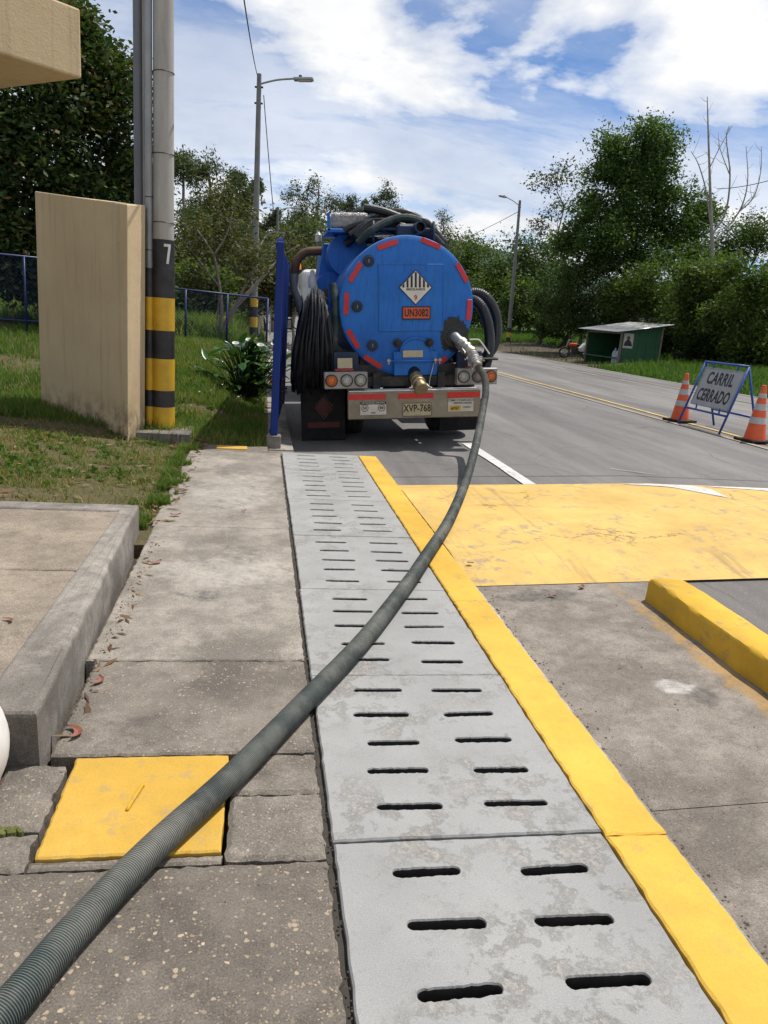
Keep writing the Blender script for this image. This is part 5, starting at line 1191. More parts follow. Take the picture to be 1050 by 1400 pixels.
def limb_path(a, b, rg, n=6, wig=0.06):
    a, b = Vector(a), Vector(b); L_ = (b-a).length; pts = []
    for k in range(n+1):
        t_ = k/n; p = a.lerp(b, t_); p.z += 0.12*L_*math.sin(math.pi*t_)*0.5
        if 0 < k < n: p += Vector(rg.normal(size=3))*wig*L_*0.5
        pts.append(p)
    return pts
def tree(name, label, base, blobs, nleaf, leaf, mat, trunk_r=0.2, bark='bark', aspect=0.5, droop=0.25, cl=0.16, seed=1, group=None, trunk_top=None, cat='tree', per=14, sub=10, fill=0.45, gap=0.25, extra=None, stems=1, twigs=0):
    rg = np.random.default_rng(seed); base = Vector(base); o = empty(name, base)
    P, v = blob_points(blobs, nleaf, rg, cl, per, sub, fill, gap)
    V, F = leaf_quads(P, leaf, aspect, droop, rg)
    np_mesh('crown', V, F, mat, o, var=np.repeat(v, 4))
    m = MB(); hi = max(blobs, key=lambda b: b[2]); top = Vector(trunk_top) if trunk_top else Vector((hi[0], hi[1], hi[2]))
    for s in range(stems):
        st = Vector((0.25*s*math.cos(s*2.1), 0.25*s*math.sin(s*2.1), -0.3)); tp = top if s == 0 else Vector(blobs[s % len(blobs)][:3])
        tr = limb_path(st, tp, rg, 8, 0.03); m.tube(tr, [trunk_r*(1-0.75*k/8)/(1+0.4*s) for k in range(9)], 9)
        for i, b in enumerate(blobs):
            zf = max(0.25, min(0.85, (b[2]-b[5]*0.6)/max(top.z, 0.1))); k = int(zf*8); p0 = tr[k]; r_ = trunk_r*(1-0.75*k/8)*0.55
            if s and i % stems != s: continue
            lp = limb_path(p0, Vector(b[:3]), rg, 5, 0.07); m.tube(lp, [r_*(1-0.7*q/5) for q in range(6)], 6)
            for q in range(4+twigs):
                d = Vector(rg.normal(size=3)).normalized(); e_ = Vector(b[:3])+Vector((d.x*b[3], d.y*b[4], d.z*b[5]))*0.85
                m.tube(limb_path(lp[3], e_, rg, 4, 0.08), [r_*0.35*(1-0.8*q2/4) for q2 in range(5)], 4)
    if extra: extra(m, rg)
    m.build('trunk', bark, o, recalc=False)
    return tag(o, label, cat, group)
def rel(base, pts): return [tuple(Vector(p[:3])-Vector(base))+tuple(p[3:]) for p in pts]
def gz(x, y): return float(left_z(np.array(float(x)), np.array(float(y))))
def gzr(x, y): return float(right_z(np.array(float(x)), np.array(float(y))))

# left: tall dense hedge trees behind the pier
def blob_at(px, py, Y, rx, ry, rzz): p = at(px, py, Y); return (p.x, p.y, p.z, rx, ry, rzz)
bs = Vector((-4.6, 19.0, 0.9))
tree('hedge_tree', 'tall dense evergreen tree behind the beige pier, nearest the striped pole', bs, rel(bs, [blob_at(120, 110, 18.5, 1.15, 1.2, 1.3), blob_at(140, 200, 18.2, 1.0, 1.2, 1.5), blob_at(120, 330, 18.0, 1.3, 1.3, 1.7), blob_at(150, 400, 18.2, 1.0, 1.2, 1.2), blob_at(95, 60, 19.0, 0.8, 1.0, 0.9)]), 52000, 0.125, 'leaf_hedge', 0.2, cl=0.10, seed=3, sub=16, gap=0.12)
bs = Vector((-6.6, 18.4, 1.0))
tree('hedge_tree', 'dense dark evergreen tree under the booth canopy at the left edge', bs, rel(bs, [blob_at(30, 130, 18.0, 1.6, 1.4, 1.8), blob_at(20, 260, 17.6, 1.6, 1.4, 1.8), blob_at(50, 350, 17.8, 1.4, 1.3, 1.3), blob_at(-60, 200, 18, 1.6, 1.6, 2.2), blob_at(-50, 350, 17.6, 1.6, 1.4, 1.5)]), 52000, 0.125, 'leaf_hedge', 0.22, cl=0.10, seed=4, sub=16, gap=0.12)
bs = Vector((-10.5, 19.5, 1.2))
tree('hedge_tree', 'broad evergreen tree farthest left behind the canopy', bs, [(0, 0, 3, 2.4, 2, 2.6), (0.6, 0, 5, 2, 2, 1.8)], 16000, 0.17, 'leaf_hedge', 0.22, seed=5, sub=14)
# left: olive bush with forked bare stems by the fence
bs = Vector((at(297, 472, 19.2).x, 19.2, 0.60))
def stems_extra(m, rg):
    for (pth, r_) in (([(297, 472), (318, 425), (345, 395), (365, 372)], 0.075), ([(297, 470), (303, 425), (300, 392), (292, 350), (270, 315)], 0.05), ([(318, 425), (335, 390), (352, 345)], 0.04), ([(345, 395), (340, 360), (322, 330)], 0.03), ([(292, 350), (310, 320), (318, 290)], 0.025), ([(300, 392), (275, 360), (252, 330)], 0.025), ([(352, 345), (366, 320), (390, 318)], 0.02), ([(365, 372), (385, 350), (410, 335)], 0.025)):
        pts = catmull([at(x, y, 19.2+rg.uniform(-0.3, 0.3))-bs for x, y in pth], 5); n_ = len(pts); m.tube(pts, [r_*(1-0.6*k/n_) for k in range(n_)], 8)
tree('leaning_bush', 'sparse olive brown bush with forked bare stems at the blue fence', bs, rel(bs, [blob_at(275, 330, 19.6, 0.75, 0.7, 0.75), blob_at(320, 310, 19.8, 0.8, 0.7, 0.8), blob_at(345, 355, 19.2, 0.65, 0.7, 0.6), blob_at(262, 375, 19.4, 0.5, 0.6, 0.45), blob_at(395, 340, 19.6, 0.6, 0.6, 0.5), blob_at(300, 270, 20, 0.6, 0.6, 0.6)]), 5200, 0.095, 'leaf_olive', 0.02, 'bark_pale', cl=0.22, seed=8, sub=8, gap=0.3, extra=stems_extra, cat='bush', twigs=5, fill=0.2)
# understorey behind the fence and gate
us = [(262, 400, 27, 1.3, 1.2, 1.1, 'leaf_mid', 'low leafy shrub behind the fence next to the striped pole'), (300, 370, 30, 1.8, 1.5, 1.6, 'leaf_olive', 'olive brown shrub behind the leaning bush'), (345, 365, 34, 1.8, 1.6, 1.5, 'leaf_euc', 'tall grey green shrub behind the tall street lamp pole'), (265, 335, 36, 2.2, 2, 1.9, 'leaf_euc', 'leafy shrub below the tall gum trees at left'), (415, 350, 36, 2.0, 1.6, 2.0, 'leaf_euc', 'grey green shrub right of the gate top'), (445, 345, 40, 2.0, 1.8, 2.0, 'leaf_mid', 'green shrub left of the truck pump housing'), (405, 380, 30, 1.2, 1.2, 1.2, 'leaf_olive', 'low brown shrub above the truck cab')]
for i, (px, py, Y, rx, ry, rzz, mt_, lab) in enumerate(us):
    p = at(px, py, Y); zb = gz(min(p.x, 0.0), Y); bs = Vector((p.x, Y, min(zb, p.z-rzz)))
    tree('shrub', lab, bs, rel(bs, [(p.x, Y, p.z, rx, ry, rzz), (p.x+0.5*rx, Y+0.4, p.z-0.5*rzz, rx*0.8, ry, rzz*0.7), (p.x-0.6*rx, Y-0.3, p.z-0.3*rzz, rx*0.7, ry, rzz*0.7)]), 8000, 0.15, mt_, 0.07, 'bark_pale', seed=30+i, cat='shrub', group='shrubs behind the blue fence', sub=8, gap=0.22)
# gum trees on the slope
eu = [(250, 205, 46, 330, 1.5, 'tall gum tree nearest the striped pole, its crown highest on the left'), (285, 212, 50, 340, 1.7, 'gum tree second from the striped pole on the left slope'), (316, 226, 52, 340, 1.6, 'gum tree third from the striped pole on the left slope'), (338, 240, 56, 335, 1.2, 'slender gum tree touching the tall lamp pole on its left'), (372, 290, 62, 345, 1.2, 'gum tree just right of the tall lamp pole'), (428, 246, 66, 340, 2.2, 'tall gum tree above the truck cab with pointed crown'), (462, 268, 68, 340, 1.9, 'gum tree left of the wrapped box on the truck'), (515, 250, 72, 345, 2.0, 'gum tree rising behind the hose pile, widest crown'), (497, 275, 76, 345, 1.2, 'thin gum tree left of the hose pile'), (605, 283, 80, 360, 1.6, 'sparse tall gum tree right of the hose pile'), (400, 295, 70, 345, 1.5, 'short gum tree between lamp pole and truck')]
for i, (px, py, Y, pb, wr_, lab) in enumerate(eu):
    tp = at(px, py, Y); low = at(px, pb, Y); bz = min(gz(min(tp.x, 0), Y), low.z-1.5) if tp.x < 2 else gz(0, Y)
    bs = Vector((tp.x+0.3, Y, bz)); rg = np.random.default_rng(60+i); Ht = tp.z-low.z; bl_ = []
    nb = 8
    for k in range(nb):
        f = k/(nb-1); wdt = wr_*(0.55+0.75*(1-f))*rg.uniform(0.8, 1.2)
        bl_.append((tp.x+rg.uniform(-1, 1)*wdt, Y+rg.uniform(-1, 1)*wdt*0.8, low.z+Ht*(0.05+0.85*f), 0.85*wr_*rg.uniform(0.6, 1.1)*(1.2-0.5*f), 0.85*wr_*rg.uniform(0.6, 1.1), 0.15*Ht*rg.uniform(0.75, 1.15)))
    tree('gum_tree', lab, bs, rel(bs, bl_), 9500 if px not in (605,) else 3600, 0.20, 'leaf_euc', 0.16, 'bark_pale', aspect=0.34, droop=0.55, seed=70+i, cl=0.2, group='gum trees on the left slope', sub=7, gap=0.3, fill=0.3)
# trees beyond the truck, centre right
ce = [(640, 345, 85, 3.2, 3, 2.6, 'leaf_mid', 'rounded tree just right of the tank top'), (600, 350, 90, 3.0, 3, 2.6, 'leaf_dark', 'dark tree behind the top of the tank'), (690, 365, 80, 3.0, 3, 3.0, 'leaf_dark', 'dark tree left of the lamp pole across the road'), (735, 350, 72, 2.8, 2.6, 3.2, 'leaf_dark', 'slim dark tree right of the lamp pole across the road'), (665, 400, 78, 2.6, 2.6, 2.4, 'leaf_mid', 'low leafy tree behind the thick hose loops'), (560, 350, 95, 3.0, 3, 2.5, 'leaf_dark', 'dark tree hidden behind the tank'), (715, 405, 68, 2.0, 2, 2.0, 'leaf_mid', 'bush at the foot of the lamp pole across the road')]
for i, (px, py, Y, rx, ry, rzz, mt_, lab) in enumerate(ce):
    p = at(px, py, Y); bs = Vector((p.x, Y, gzr(p.x, Y) if p.x > 14.7 else 0.3))
    tree('roadside_tree', lab, bs, rel(bs, [(p.x, Y, p.z, rx, ry, rzz), (p.x+0.6*rx, Y+1, p.z-0.45*rzz, rx*0.8, ry, rzz*0.8), (p.x-0.5*rx, Y-1, p.z-0.5*rzz, rx*0.8, ry, rzz*0.8), (p.x+0.1*rx, Y, p.z-rzz, rx, ry, rzz*0.7)]), 9000, 0.26, mt_, 0.2, seed=90+i, group='trees beyond the truck', sub=9, gap=0.18)
# the big tree and its company on the right
bs = Vector((at(872, 470, 48).x, 48, 0.6))
tree('big_tree', 'largest rounded tree with domed top rising behind the green kiosk', bs, rel(bs, [blob_at(872, 212, 48, 2.7, 2.4, 2.1), blob_at(840, 225, 48, 1.8, 1.9, 1.7), blob_at(905, 215, 48.5, 1.9, 1.9, 1.8), blob_at(870, 280, 48, 3.2, 2.6, 2.2), blob_at(820, 300, 47.5, 2.2, 2.2, 1.9), blob_at(925, 300, 48, 2.3, 2.2, 2.0), blob_at(800, 350, 47.5, 2.4, 2.2, 2.0), blob_at(860, 350, 46.5, 3.0, 2.4, 2.2), blob_at(935, 350, 47.5, 2.5, 2.3, 1.9), blob_at(960, 300, 49, 1.3, 1.6, 1.2)]), 78000, 0.19, 'leaf_big', 0.35, cl=0.12, seed=120, sub=13, gap=0.2, trunk_top=tuple(at(868, 300, 48)-bs))
rg_ = [(745, 395, 54, [(745, 400, 1.5, 1.6), (775, 385, 1.6, 1.8), (755, 430, 1.6, 1.4)], 'leaf_dark', 9000, 'dark bushy tree left of the kiosk beside the dirt yard'),
       (800, 420, 47, [(800, 400, 2.0, 1.7), (770, 430, 1.4, 1.3), (835, 410, 1.8, 1.5), (815, 440, 1.6, 0.9)], 'leaf_dark', 14000, 'dark tree directly behind the kiosk roof'),
       (890, 420, 44, [(890, 395, 2.0, 1.6), (860, 415, 1.4, 1.1), (925, 410, 1.6, 1.4)], 'leaf_mid', 14000, 'lighter leafy tree standing over the right end of the kiosk'),
       (965, 430, 38, [(965, 380, 1.7, 1.5), (940, 420, 1.4, 1.2), (990, 410, 1.5, 1.3), (960, 450, 1.5, 1.0)], 'leaf_mid', 16000, 'leafy tree behind the left traffic cone'),
       (1030, 430, 34, [(1030, 380, 1.6, 1.5), (1000, 430, 1.2, 1.1), (1055, 420, 1.4, 1.4), (1020, 470, 1.3, 0.9)], 'leaf_mid', 18000, 'leafy tree behind the lane closed sign at the right edge'),
       (1010, 350, 50, [(1010, 340, 2.2, 1.8), (1045, 320, 2.0, 1.6), (980, 350, 1.8, 1.6)], 'leaf_dark', 11000, 'tree behind the dead branches at the right edge'),
       (1090, 400, 36, [(1090, 380, 2.0, 2.2), (1080, 440, 1.6, 1.5)], 'leaf_dark', 8000, 'tree cut off by the right edge of the view')]
rg_ += [(925, 470, 41, [(925, 455, 1.3, 1.0), (950, 470, 1.1, 0.9), (905, 465, 0.9, 0.8)], 'leaf_dark', 9000, 'low dark bush at the right end wall of the kiosk'),
       (985, 480, 37, [(985, 465, 1.3, 1.0), (1010, 480, 1.1, 0.8), (965, 485, 1.0, 0.7)], 'leaf_dark', 9000, 'low dark bush behind the sign top'),
       (1045, 490, 33, [(1045, 470, 1.2, 1.0), (1065, 490, 1.0, 0.8), (1030, 500, 0.9, 0.6)], 'leaf_mid', 9000, 'low bush behind the nearest traffic cone'),
       (770, 455, 52, [(770, 445, 1.2, 0.9), (790, 440, 1.2, 1.0), (745, 450, 1.0, 0.7)], 'leaf_dark', 6000, 'low bush at the back of the dirt yard'),
       (860, 440, 50, [(860, 420, 2.4, 1.3), (830, 430, 1.6, 1.1), (900, 425, 2.0, 1.2)], 'leaf_dark', 10000, 'dark thicket behind the kiosk roof')]
for i, (px, py, Y, bl_, mt_, nl, lab) in enumerate(rg_):
    bx0 = at(px, py, Y).x; bs = Vector((bx0, Y, gzr(bx0, Y)))
    tree('verge_tree', lab, bs, rel(bs, [blob_at(x, y, Y+(k % 3-1)*0.7, r1, r1, r2) for k, (x, y, r1, r2) in enumerate(bl_)]), nl, 0.17, mt_, 0.14, seed=130+i, group='trees on the right verge', sub=10, gap=0.22, stems=2)
bs = Vector((at(775, 440, 58).x, 58, 0.8))
tree('sparse_tree', 'thin pale tree with open crown left of the big tree', bs, rel(bs, [blob_at(762, 235, 58, 1.5, 1.4, 1.0), blob_at(740, 250, 58, 1.0, 1.2, 0.8), blob_at(795, 245, 58, 1.2, 1.2, 1.0), blob_at(765, 290, 58, 1.4, 1.3, 1.0), blob_at(735, 310, 58, 1.0, 1.0, 0.7), blob_at(790, 320, 58, 1.4, 1.2, 1.0)]), 2600, 0.20, 'leaf_euc', 0.11, 'bark_pale', cl=0.26, seed=150, sub=8, fill=0.1, gap=0.2, twigs=8, per=7)
# dead tree
db = Vector((at(975, 420, 42).x, 42, 0.4)); o = empty('dead_tree', db); m = MB(); rgd = np.random.default_rng(5)
def branch(pix, r0_, r1_, Y=42):
    pts = catmull([at(x, y, Y+0.15*math.sin(x*0.3))-db for x, y in pix], 5); n_ = len(pts); m.tube(pts, [r0_+(r1_-r0_)*k/(n_-1) for k in range(n_)], 7); return pts
br = [branch([(975, 430), (974, 340), (972, 290), (970, 230), (968, 170), (967, 132)], 0.13, 0.018), branch([(972, 310), (965, 260), (955, 225), (945, 207)], 0.05, 0.015), branch([(974, 320), (992, 290), (998, 240), (993, 190), (997, 172)], 0.07, 0.015), branch([(978, 330), (1010, 290), (1022, 250), (1020, 200)], 0.06, 0.015), branch([(1010, 290), (1030, 270), (1040, 235), (1041, 200)], 0.04, 0.012), branch([(998, 240), (985, 205), (982, 185)], 0.03, 0.01), branch([(970, 230), (985, 200), (1001, 172)], 0.03, 0.01), branch([(1005, 296), (1025, 272), (1035, 268)], 0.03, 0.01)]
for b in br:
    for k in range(2, len(b)-1, 2):
        d = Vector((rgd.normal(), rgd.normal()*0.5, abs(rgd.normal())*0.8+0.2)).normalized(); L_ = rgd.uniform(0.3, 0.9)
        m.tube([b[k], b[k]+d*L_*0.5, b[k]+d*L_+Vector((0, 0, 0.1))], [0.014, 0.011, 0.006], 4)
m.build('branches', 'bark_dead', o); tag(o, 'bare grey dead tree with forked branches right of the big tree', 'tree')

# calla lily clump
lb = Vector((-0.33, 13.2, gz(-0.33, 13.2))); lily = empty('calla_lily', lb)
def leaf_me(L_, w_, nm):
    V = []; F = []; n_ = 7
    for k in range(n_+1):
        t_ = k/n_; ww = w_*math.sin(math.pi*(0.12+0.88*t_)**0.75)*(1-0.15*t_)+0.002; y = L_*t_; z = -0.22*L_*t_**2+0.05*L_*t_
        V += [(-ww, y, z+0.05*L_), (0, y, z), (ww, y, z+0.05*L_)]
    for k in range(n_):
        a = 3*k; F += [(a, a+1, a+4, a+3), (a+1, a+2, a+5, a+4)]
    me = bpy.data.meshes.new(nm); me.from_pydata(V, [], F); me.materials.append(MAT['leaf_calla'])
    at_ = me.attributes.new('var', 'FLOAT', 'POINT'); at_.data.foreach_set('value', [random.uniform(0.2, 0.9)]*len(V))
    for p in me.polygons: p.use_smooth = True
    return me
lmes = [leaf_me(0.27, 0.05, 'leaf') for _ in range(3)]+[leaf_me(0.20, 0.042, 'leaf') for _ in range(2)]
rl = random.Random(9); mst = MB()
for k in range(180):
    a = rl.uniform(0, 6.28); rr_ = abs(rl.gauss(0, 0.38)); h_ = rl.uniform(0.15, 0.92)*(1.05-0.45*min(rr_, 1)); p = Vector((0.12+rr_*math.cos(a)*0.95, rr_*math.sin(a)*0.8, h_))
    b0 = Vector((0.08+p.x*0.25, p.y*0.25, 0)); mst.tube([b0, b0.lerp(p, 0.6)+Vector((0, 0, 0.08)), p], 0.008, 4, cap=False)
    q = bpy.data.objects.new('leaf', lmes[k % 5]); COL.objects.link(q); q.parent = lily; q.location = p
    q.rotation_euler = (rl.uniform(-0.3, 0.9), rl.uniform(-0.4, 0.4), math.atan2(p.y, p.x)-R(90)+rl.gauss(0, 0.6))
mst.build('stems', 'leaf_mid', lily)
for k in range(9):
    a = rl.uniform(0, 6.28); rr_ = rl.uniform(0.1, 0.5); p = Vector((0.3+rr_*math.cos(a), rr_*math.sin(a), rl.uniform(0.7, 1.0)))
    m = MB(); m.lathe([(0.004, -0.08), (0.012, -0.04), (0.022, 0.0), (0.05, 0.035), (0.058, 0.04)], 10, Matrix.Rotation(R(25), 4, 'X'), cap=False); f_ = m.build('flower', 'calla_white', lily, p)
tag(lily, 'dark green calla lily clump with white flowers beside the blue gate', 'plant')

# grass ("stuff")
def blades(name, pts, h, w, label, mat, rg, var, lean=0.5, parent=None):
    n = len(pts); a = rg.uniform(0, 6.28, n); hh = h*(0.45+rg.gamma(2.0, 0.35, n)).clip(0.3, 2.2); dx = np.stack([np.cos(a), np.sin(a), np.zeros(n)], 1); b = a+1.57+rg.normal(0, 0.6, n)
    ld = np.stack([np.cos(b), np.sin(b), np.zeros(n)], 1); le = (hh*lean*rg.uniform(0.1, 1.3, n))[:, None]; upz = np.array([0, 0, 1.0])
    ww = (w*rg.uniform(0.6, 1.4, n))[:, None]
    p0 = pts-dx*ww; p1 = pts+dx*ww; m0 = pts+ld*le*0.35+upz*(hh*0.62)[:, None]; t_ = pts+ld*le+upz*hh[:, None]
    V = np.stack([p0, p1, m0+dx*ww*0.7, t_, m0-dx*ww*0.7], 1).reshape(-1, 3); i = np.arange(n)*5
    F = np.concatenate([np.stack([i, i+1, i+2, i+4], 1)]); F2 = np.stack([i+4, i+2, i+3, i+3], 1)
    tri = np.concatenate([np.stack([i, i+1, i+2], 1), np.stack([i, i+2, i+4], 1), np.stack([i+4, i+2, i+3], 1)])
    o = np_mesh(name, V, tri, mat, parent, var=np.repeat(var, 5)); o['kind'] = 'stuff'; o['label'] = label; o['category'] = 'grass'; return o
def scatter(n, x0, x1, y0, y1, rg, zf, dens=None):
    x = rg.uniform(x0, x1, n); y = rg.uniform(y0, y1, n)
    if dens is not None: k = rg.uniform(0, 1, n) < dens(x, y); x, y = x[k], y[k]
    return np.stack([x, y, zf(x, y)], 1)
rg = np.random.default_rng(21)
edge = lambda y: np.where(y < 8.95, -0.76, 0.06)
def d1(x, y):
    patchy = sstep(-0.12, 0.30, wob(x, y, 2.4)+0.7*wob(x, y, 7)+0.5*wob(x, y, 15)+0.05); return patchy*np.where(x < edge(y)+0.05*wob(x, y, 9), 1, 0)*(1-0.0*x)
P = scatter(70000, -4.2, -0.66, 5.32, 9.0, rg, left_z, lambda x, y: 0.10+0.80*d1(x, y)); P = P[P[:, 0] < -0.70+0.06*wob(P[:, 0], P[:, 1], 9)]
vv = np.clip(0.43+0.9*wob(P[:, 0], P[:, 1], 3)*0.6+rg.normal(0, 0.16, len(P))+0.45*(rg.uniform(0, 1, len(P)) < 0.34), 0, 1)
blades('grass', P, 0.028, 0.0034, 'patchy short grass and weeds in front of the beige pier', 'grass', rg, vv, 0.9)
P = scatter(20000, -0.86, -0.60, 5.2, 8.9, rg, lambda x, y: np.maximum(left_z(x, y), 0.0), lambda x, y: (wob(x, y, 6)+0.5*wob(x, y, 17) > 0.10-0.1*(y > 7)+(x+0.80)*2.2)*1.0)
blades('grass', P, 0.042, 0.0032, 'grass tufts creeping over the edge of the pavement', 'grass', rg, np.clip(rg.normal(0.36, 0.2, len(P)), 0, 1), 0.9)
P = scatter(90000, -3.2, 0.07, 8.98, 18.2, rg, left_z, lambda x, y: 0.5+0.5*sstep(-0.3, 0.2, wob(x, y, 1.6)))
vv = np.clip(0.30+0.3*(rg.uniform(0, 1, len(P)) < 0.2)+0.8*wob(P[:, 0], P[:, 1], 2)*0.6+rg.normal(0, 0.15, len(P)), 0, 1)
blades('grass', P, 0.065, 0.005, 'green grass between striped pole and blue gate', 'grass', rg, vv, 0.8)
P = scatter(70000, -9, -2.6, 9.2, 17, rg, left_z, lambda x, y: 0.15+0.85*sstep(-0.2, 0.25, wob(x, y, 1.6)))
blades('grass', P, 0.08, 0.006, 'patchy grass left of the beige pier', 'grass', rg, np.clip(rg.normal(0.3, 0.2, len(P)), 0, 1), 0.8)
P = scatter(80000, -9, 0.1, 18.2, 46, rg, left_z)
blades('grass', P, 0.22, 0.014, 'long grass on the slope behind the blue fence', 'grass', rg, np.clip(rg.normal(0.38, 0.2, len(P)), 0, 1), 0.7)
def dr(x, y):
    dirtm = ((x < 20.5) & (y > 34) & (y < 56) & (x > 14.7)); return np.where(dirtm, 0.03, 1.0)*np.where((x > 17) & (x < 19.7) & (y > 35.8) & (y < 40.2), 0, 1)
P = scatter(110000, 14.75, 30, 16, 74, rg, right_z, dr)
blades('grass', P, 0.17, 0.018, 'green grass on the verge across the road', 'grass_far', rg, np.clip(rg.normal(0.35, 0.18, len(P))+0.3*wob(P[:, 0], P[:, 1], 0.7), 0, 1), 0.7)
# small broadleaf weeds (rosettes) in the turf
PW = scatter(420, -3.4, -0.85, 5.4, 9.0, rg, left_z, lambda x, y: d1(x, y)); PW2 = scatter(260, -1.6, 0.0, 9.1, 13, rg, left_z)
PW = np.concatenate([PW, PW2]); Pq = np.repeat(PW, 9, 0)+rg.normal(size=(len(PW)*9, 3))*np.array([0.012, 0.012, 0.008])+np.array([0, 0, 0.02])
V, F = leaf_quads(Pq, 0.05, 0.5, -0.15, rg); wd = np_mesh('weeds', V, F, 'grass', None, var=np.repeat(np.clip(rg.normal(0.15, 0.12, len(Pq)), 0, 1), 4)); wd['kind'] = 'stuff'; wd['label'] = 'broad leaved weeds scattered through the turf'; wd['category'] = 'weeds'
PF = scatter(22, -1.7, 0.0, 9.1, 13.5, rg, left_z); PF[:, 2] += rg.uniform(0.08, 0.16, len(PF)); Pq = np.repeat(PF, 6, 0)
V, F = leaf_quads(Pq, 0.022, 0.9, 0.0, rg); fl_ = np_mesh('daisies', V, F, 'calla_white', None, var=np.repeat(np.full(len(Pq), 0.5), 4)); fl_['kind'] = 'stuff'; fl_['label'] = 'tiny pale flowers in the grass by the striped pole'; fl_['category'] = 'flowers'
# litter: fallen dry leaves
def fallen(x, y, z, L_, lab, rot, curl=0.9):
    L_ *= random.uniform(0.6, 0.85)
    V = []; F = []; n_ = 9
    for k in range(n_+1):
        t_ = k/n_-0.5; a = t_*2.2*curl; ww = 0.13*L_*math.cos(t_*math.pi)**0.8+0.001
        cx_, cy_ = L_*0.45*math.sin(a), L_*0.45*(1-math.cos(a)); nx_, ny_ = -math.sin(a), math.cos(a); zz_ = 0.02*L_+0.18*L_*abs(t_)**1.5
        V += [(cx_+nx_*ww, cy_+ny_*ww, zz_+0.06*L_), (cx_, cy_, zz_), (cx_-nx_*ww, cy_-ny_*ww, zz_+0.05*L_)]
    for k in range(n_): a = 3*k; F += [(a, a+1, a+4, a+3), (a+1, a+2, a+5, a+4)]
    me = bpy.data.meshes.new('fallen_leaf'); me.from_pydata(V, [], F); o = link('fallen_leaf', me, 'leaf_fallen', None, (x, y, z+0.003)); o.rotation_euler = (0, 0, rot); tag(o, lab, 'leaf', 'dry fallen leaves')
fallen(-0.62, 2.66, 0.002, 0.13, 'curled red leaf on the pavement at the platform corner', 1.9, 1.2)
fallen(-0.62, 3.06, 0.002, 0.12, 'curled reddish leaf at the foot of the platform kerb', 1.3, 1.1)
fallen(-0.60, 4.62, 0.002, 0.16, 'dry leaf on the pavement near the end of the platform kerb', 0.4, 0.8)
fallen(-1.02, 3.25, 0.195, 0.11, 'small red leaf lying on top of the raised platform', 2.4, 1.0)
fallen(-0.60, 5.75, 0.003, 0.15, 'dry red leaf on the pavement just beyond the platform', 0.2, 0.7)
fallen(-0.62, 6.5, 0.003, 0.17, 'dry leaf beside the grass edge, halfway to the pole footing', 2.9, 0.7)
fallen(-0.10, 5.95, 0.003, 0.13, 'lone dry leaf in the middle of the pavement', 0.3, 0.5)
fallen(1.42, 4.75, 0.0, 0.14, 'dry leaf lying on the yellow crossing beside the hose', 3.0, 0.5)
fallen(1.80, 4.22, rz(1.8)+0.012, 0.14, 'dry leaf on the concrete lane near the yellow crossing', 2.6, 0.5)
fallen(2.05, 4.35, rz(2.05)+0.012, 0.12, 'small dry leaf on the concrete lane near the divider kerb end', 0.8, 0.8)
# moss in the pavement cracks
mb = MB(); rm = random.Random(3)
for k in range(60):
    x = -0.86+0.2*rm.random(); y = 2.108+rm.gauss(0, 0.008); r_ = rm.uniform(0.006, 0.014)
    mb.lathe([(r_, -0.01), (r_*0.8, r_*0.5), (0.0, r_*0.8)], 6, Matrix.Translation((x, y, 0)), cap=False)
o = mb.build('moss', 'moss', pav); o['kind'] = 'stuff'

# grit and leaf litter
rg = np.random.default_rng(77)
def grit(n, xf, yf, zf, smin, smax):
    u_ = rg.uniform(0, 1, n); x = xf(n); y = yf(n); z = zf(x, y); sz = rg.uniform(smin, smax, n)*rg.uniform(0.4, 1, n)
    T4 = np.array([[1, 1, 0.0], [-1, 1, 0.1], [-1, -1, 0.0], [1, -1, 0.15], [0.1, 0.2, 1.1]])
    a = rg.uniform(0, 6.28, n); ca, sa = np.cos(a), np.sin(a); V = T4[None]*sz[:, None, None]*(1+0.5*rg.normal(size=(n, 5, 3)).clip(-0.8, 0.8))
    X = V[..., 0]*ca[:, None]-V[..., 1]*sa[:, None]; Y_ = V[..., 0]*sa[:, None]+V[..., 1]*ca[:, None]
    P = np.stack([X+x[:, None], Y_+y[:, None], V[..., 2]+z[:, None]-0.001], -1).reshape(-1, 3); i = np.arange(n)*5
    F = np.concatenate([np.stack([i+a_, i+b_, i+4], 1) for a_, b_ in ((0, 1), (1, 2), (2, 3), (3, 0))]); return P, F
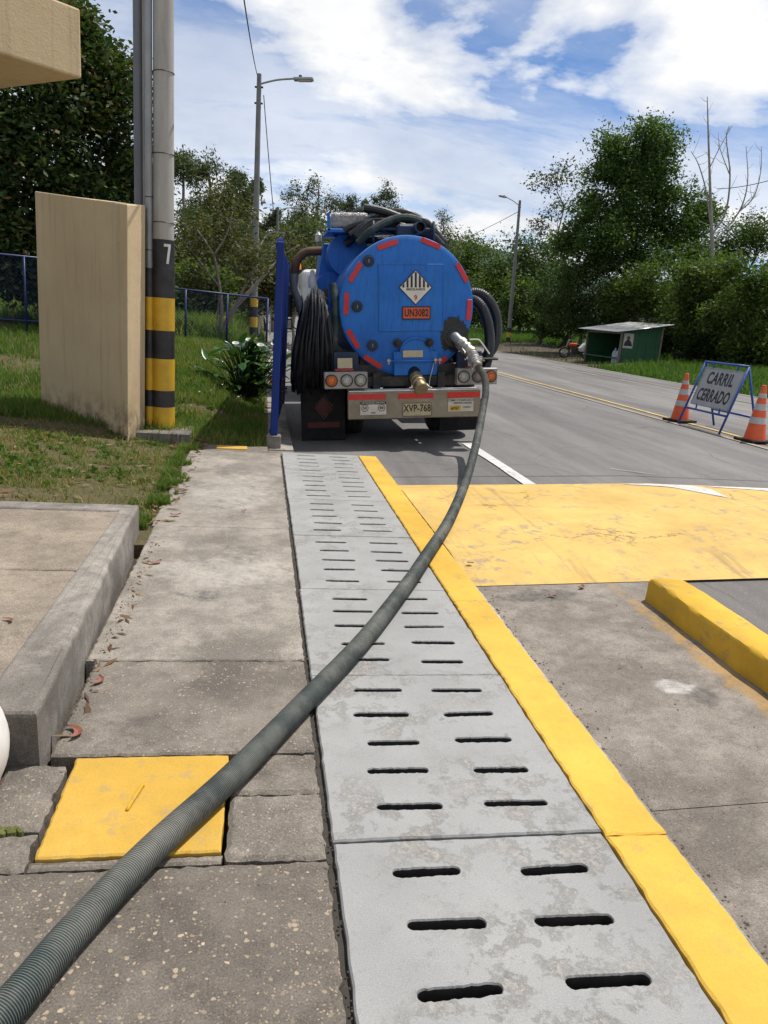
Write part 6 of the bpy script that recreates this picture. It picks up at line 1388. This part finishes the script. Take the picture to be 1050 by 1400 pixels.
parts_ = [grit(500, lambda n: 0.248+rg.normal(0, 0.012, n), lambda n: rg.uniform(0.8, 8.6, n), lambda x, y: x*0-0.010+0.008*rg.uniform(0, 1, len(x)), 0.002, 0.006),
          grit(260, lambda n: -0.69+np.abs(rg.normal(0, 0.03, n)), lambda n: rg.uniform(2.6, 5.2, n), lambda x, y: x*0+0.002, 0.002, 0.006),
          grit(220, lambda n: 1.385+np.abs(rg.normal(0, 0.03, n)), lambda n: rg.uniform(1.2, 4.4, n), lambda x, y: road_z(x)+0.010, 0.002, 0.006),
          grit(160, lambda n: rg.uniform(1.4, 2.3, n), lambda n: rg.uniform(1.4, 4.4, n), lambda x, y: road_z(x)+0.011, 0.0015, 0.004),
          grit(200, lambda n: rg.uniform(-0.9, 0.2, n), lambda n: rg.uniform(1.2, 6, n), lambda x, y: x*0+0.001, 0.0012, 0.0035)]
off_ = 0; Vs = []; Fs = []
for P, F in parts_: Vs.append(P); Fs.append(F+off_); off_ += len(P)
o = np_mesh('grit', np.concatenate(Vs), np.concatenate(Fs), 'dirt'); o['kind'] = 'stuff'; o['label'] = 'loose grit along the pavement and kerb joints'; o['category'] = 'grit'
PL = np.concatenate([scatter(170, -0.86, -0.60, 5.4, 9.0, rg, lambda x, y: np.maximum(left_z(x, y), 0.0)+0.006), scatter(26, -0.68, -0.60, 2.6, 5.2, rg, lambda x, y: x*0+0.004), scatter(140, -0.95, -0.55, 8.6, 9.3, rg, lambda x, y: np.maximum(left_z(x, y), 0.0)+0.01), scatter(260, -3.2, -0.8, 5.4, 8.8, rg, lambda x, y: left_z(x, y)+0.02)])
n = len(PL); a = rg.uniform(0, 6.28, n); l_ = rg.uniform(0.02, 0.06, n); w_ = l_*rg.uniform(0.12, 0.3, n); d_ = np.stack([np.cos(a), np.sin(a), rg.normal(0, 0.12, n)], 1)*l_[:, None]; e_ = np.stack([-np.sin(a), np.cos(a), rg.normal(0, 0.3, n)], 1)*w_[:, None]
V = np.stack([PL-d_, PL+e_+np.array([0, 0, 0.006]), PL+d_, PL-e_], 1).reshape(-1, 3)
o = np_mesh('leaf_litter', V, np.arange(4*n).reshape(-1, 4), 'leaf_litter', None, var=np.repeat(rg.uniform(0, 1, n), 4)); o['kind'] = 'stuff'; o['label'] = 'small dry leaf litter along the grass edge'; o['category'] = 'leaf litter'
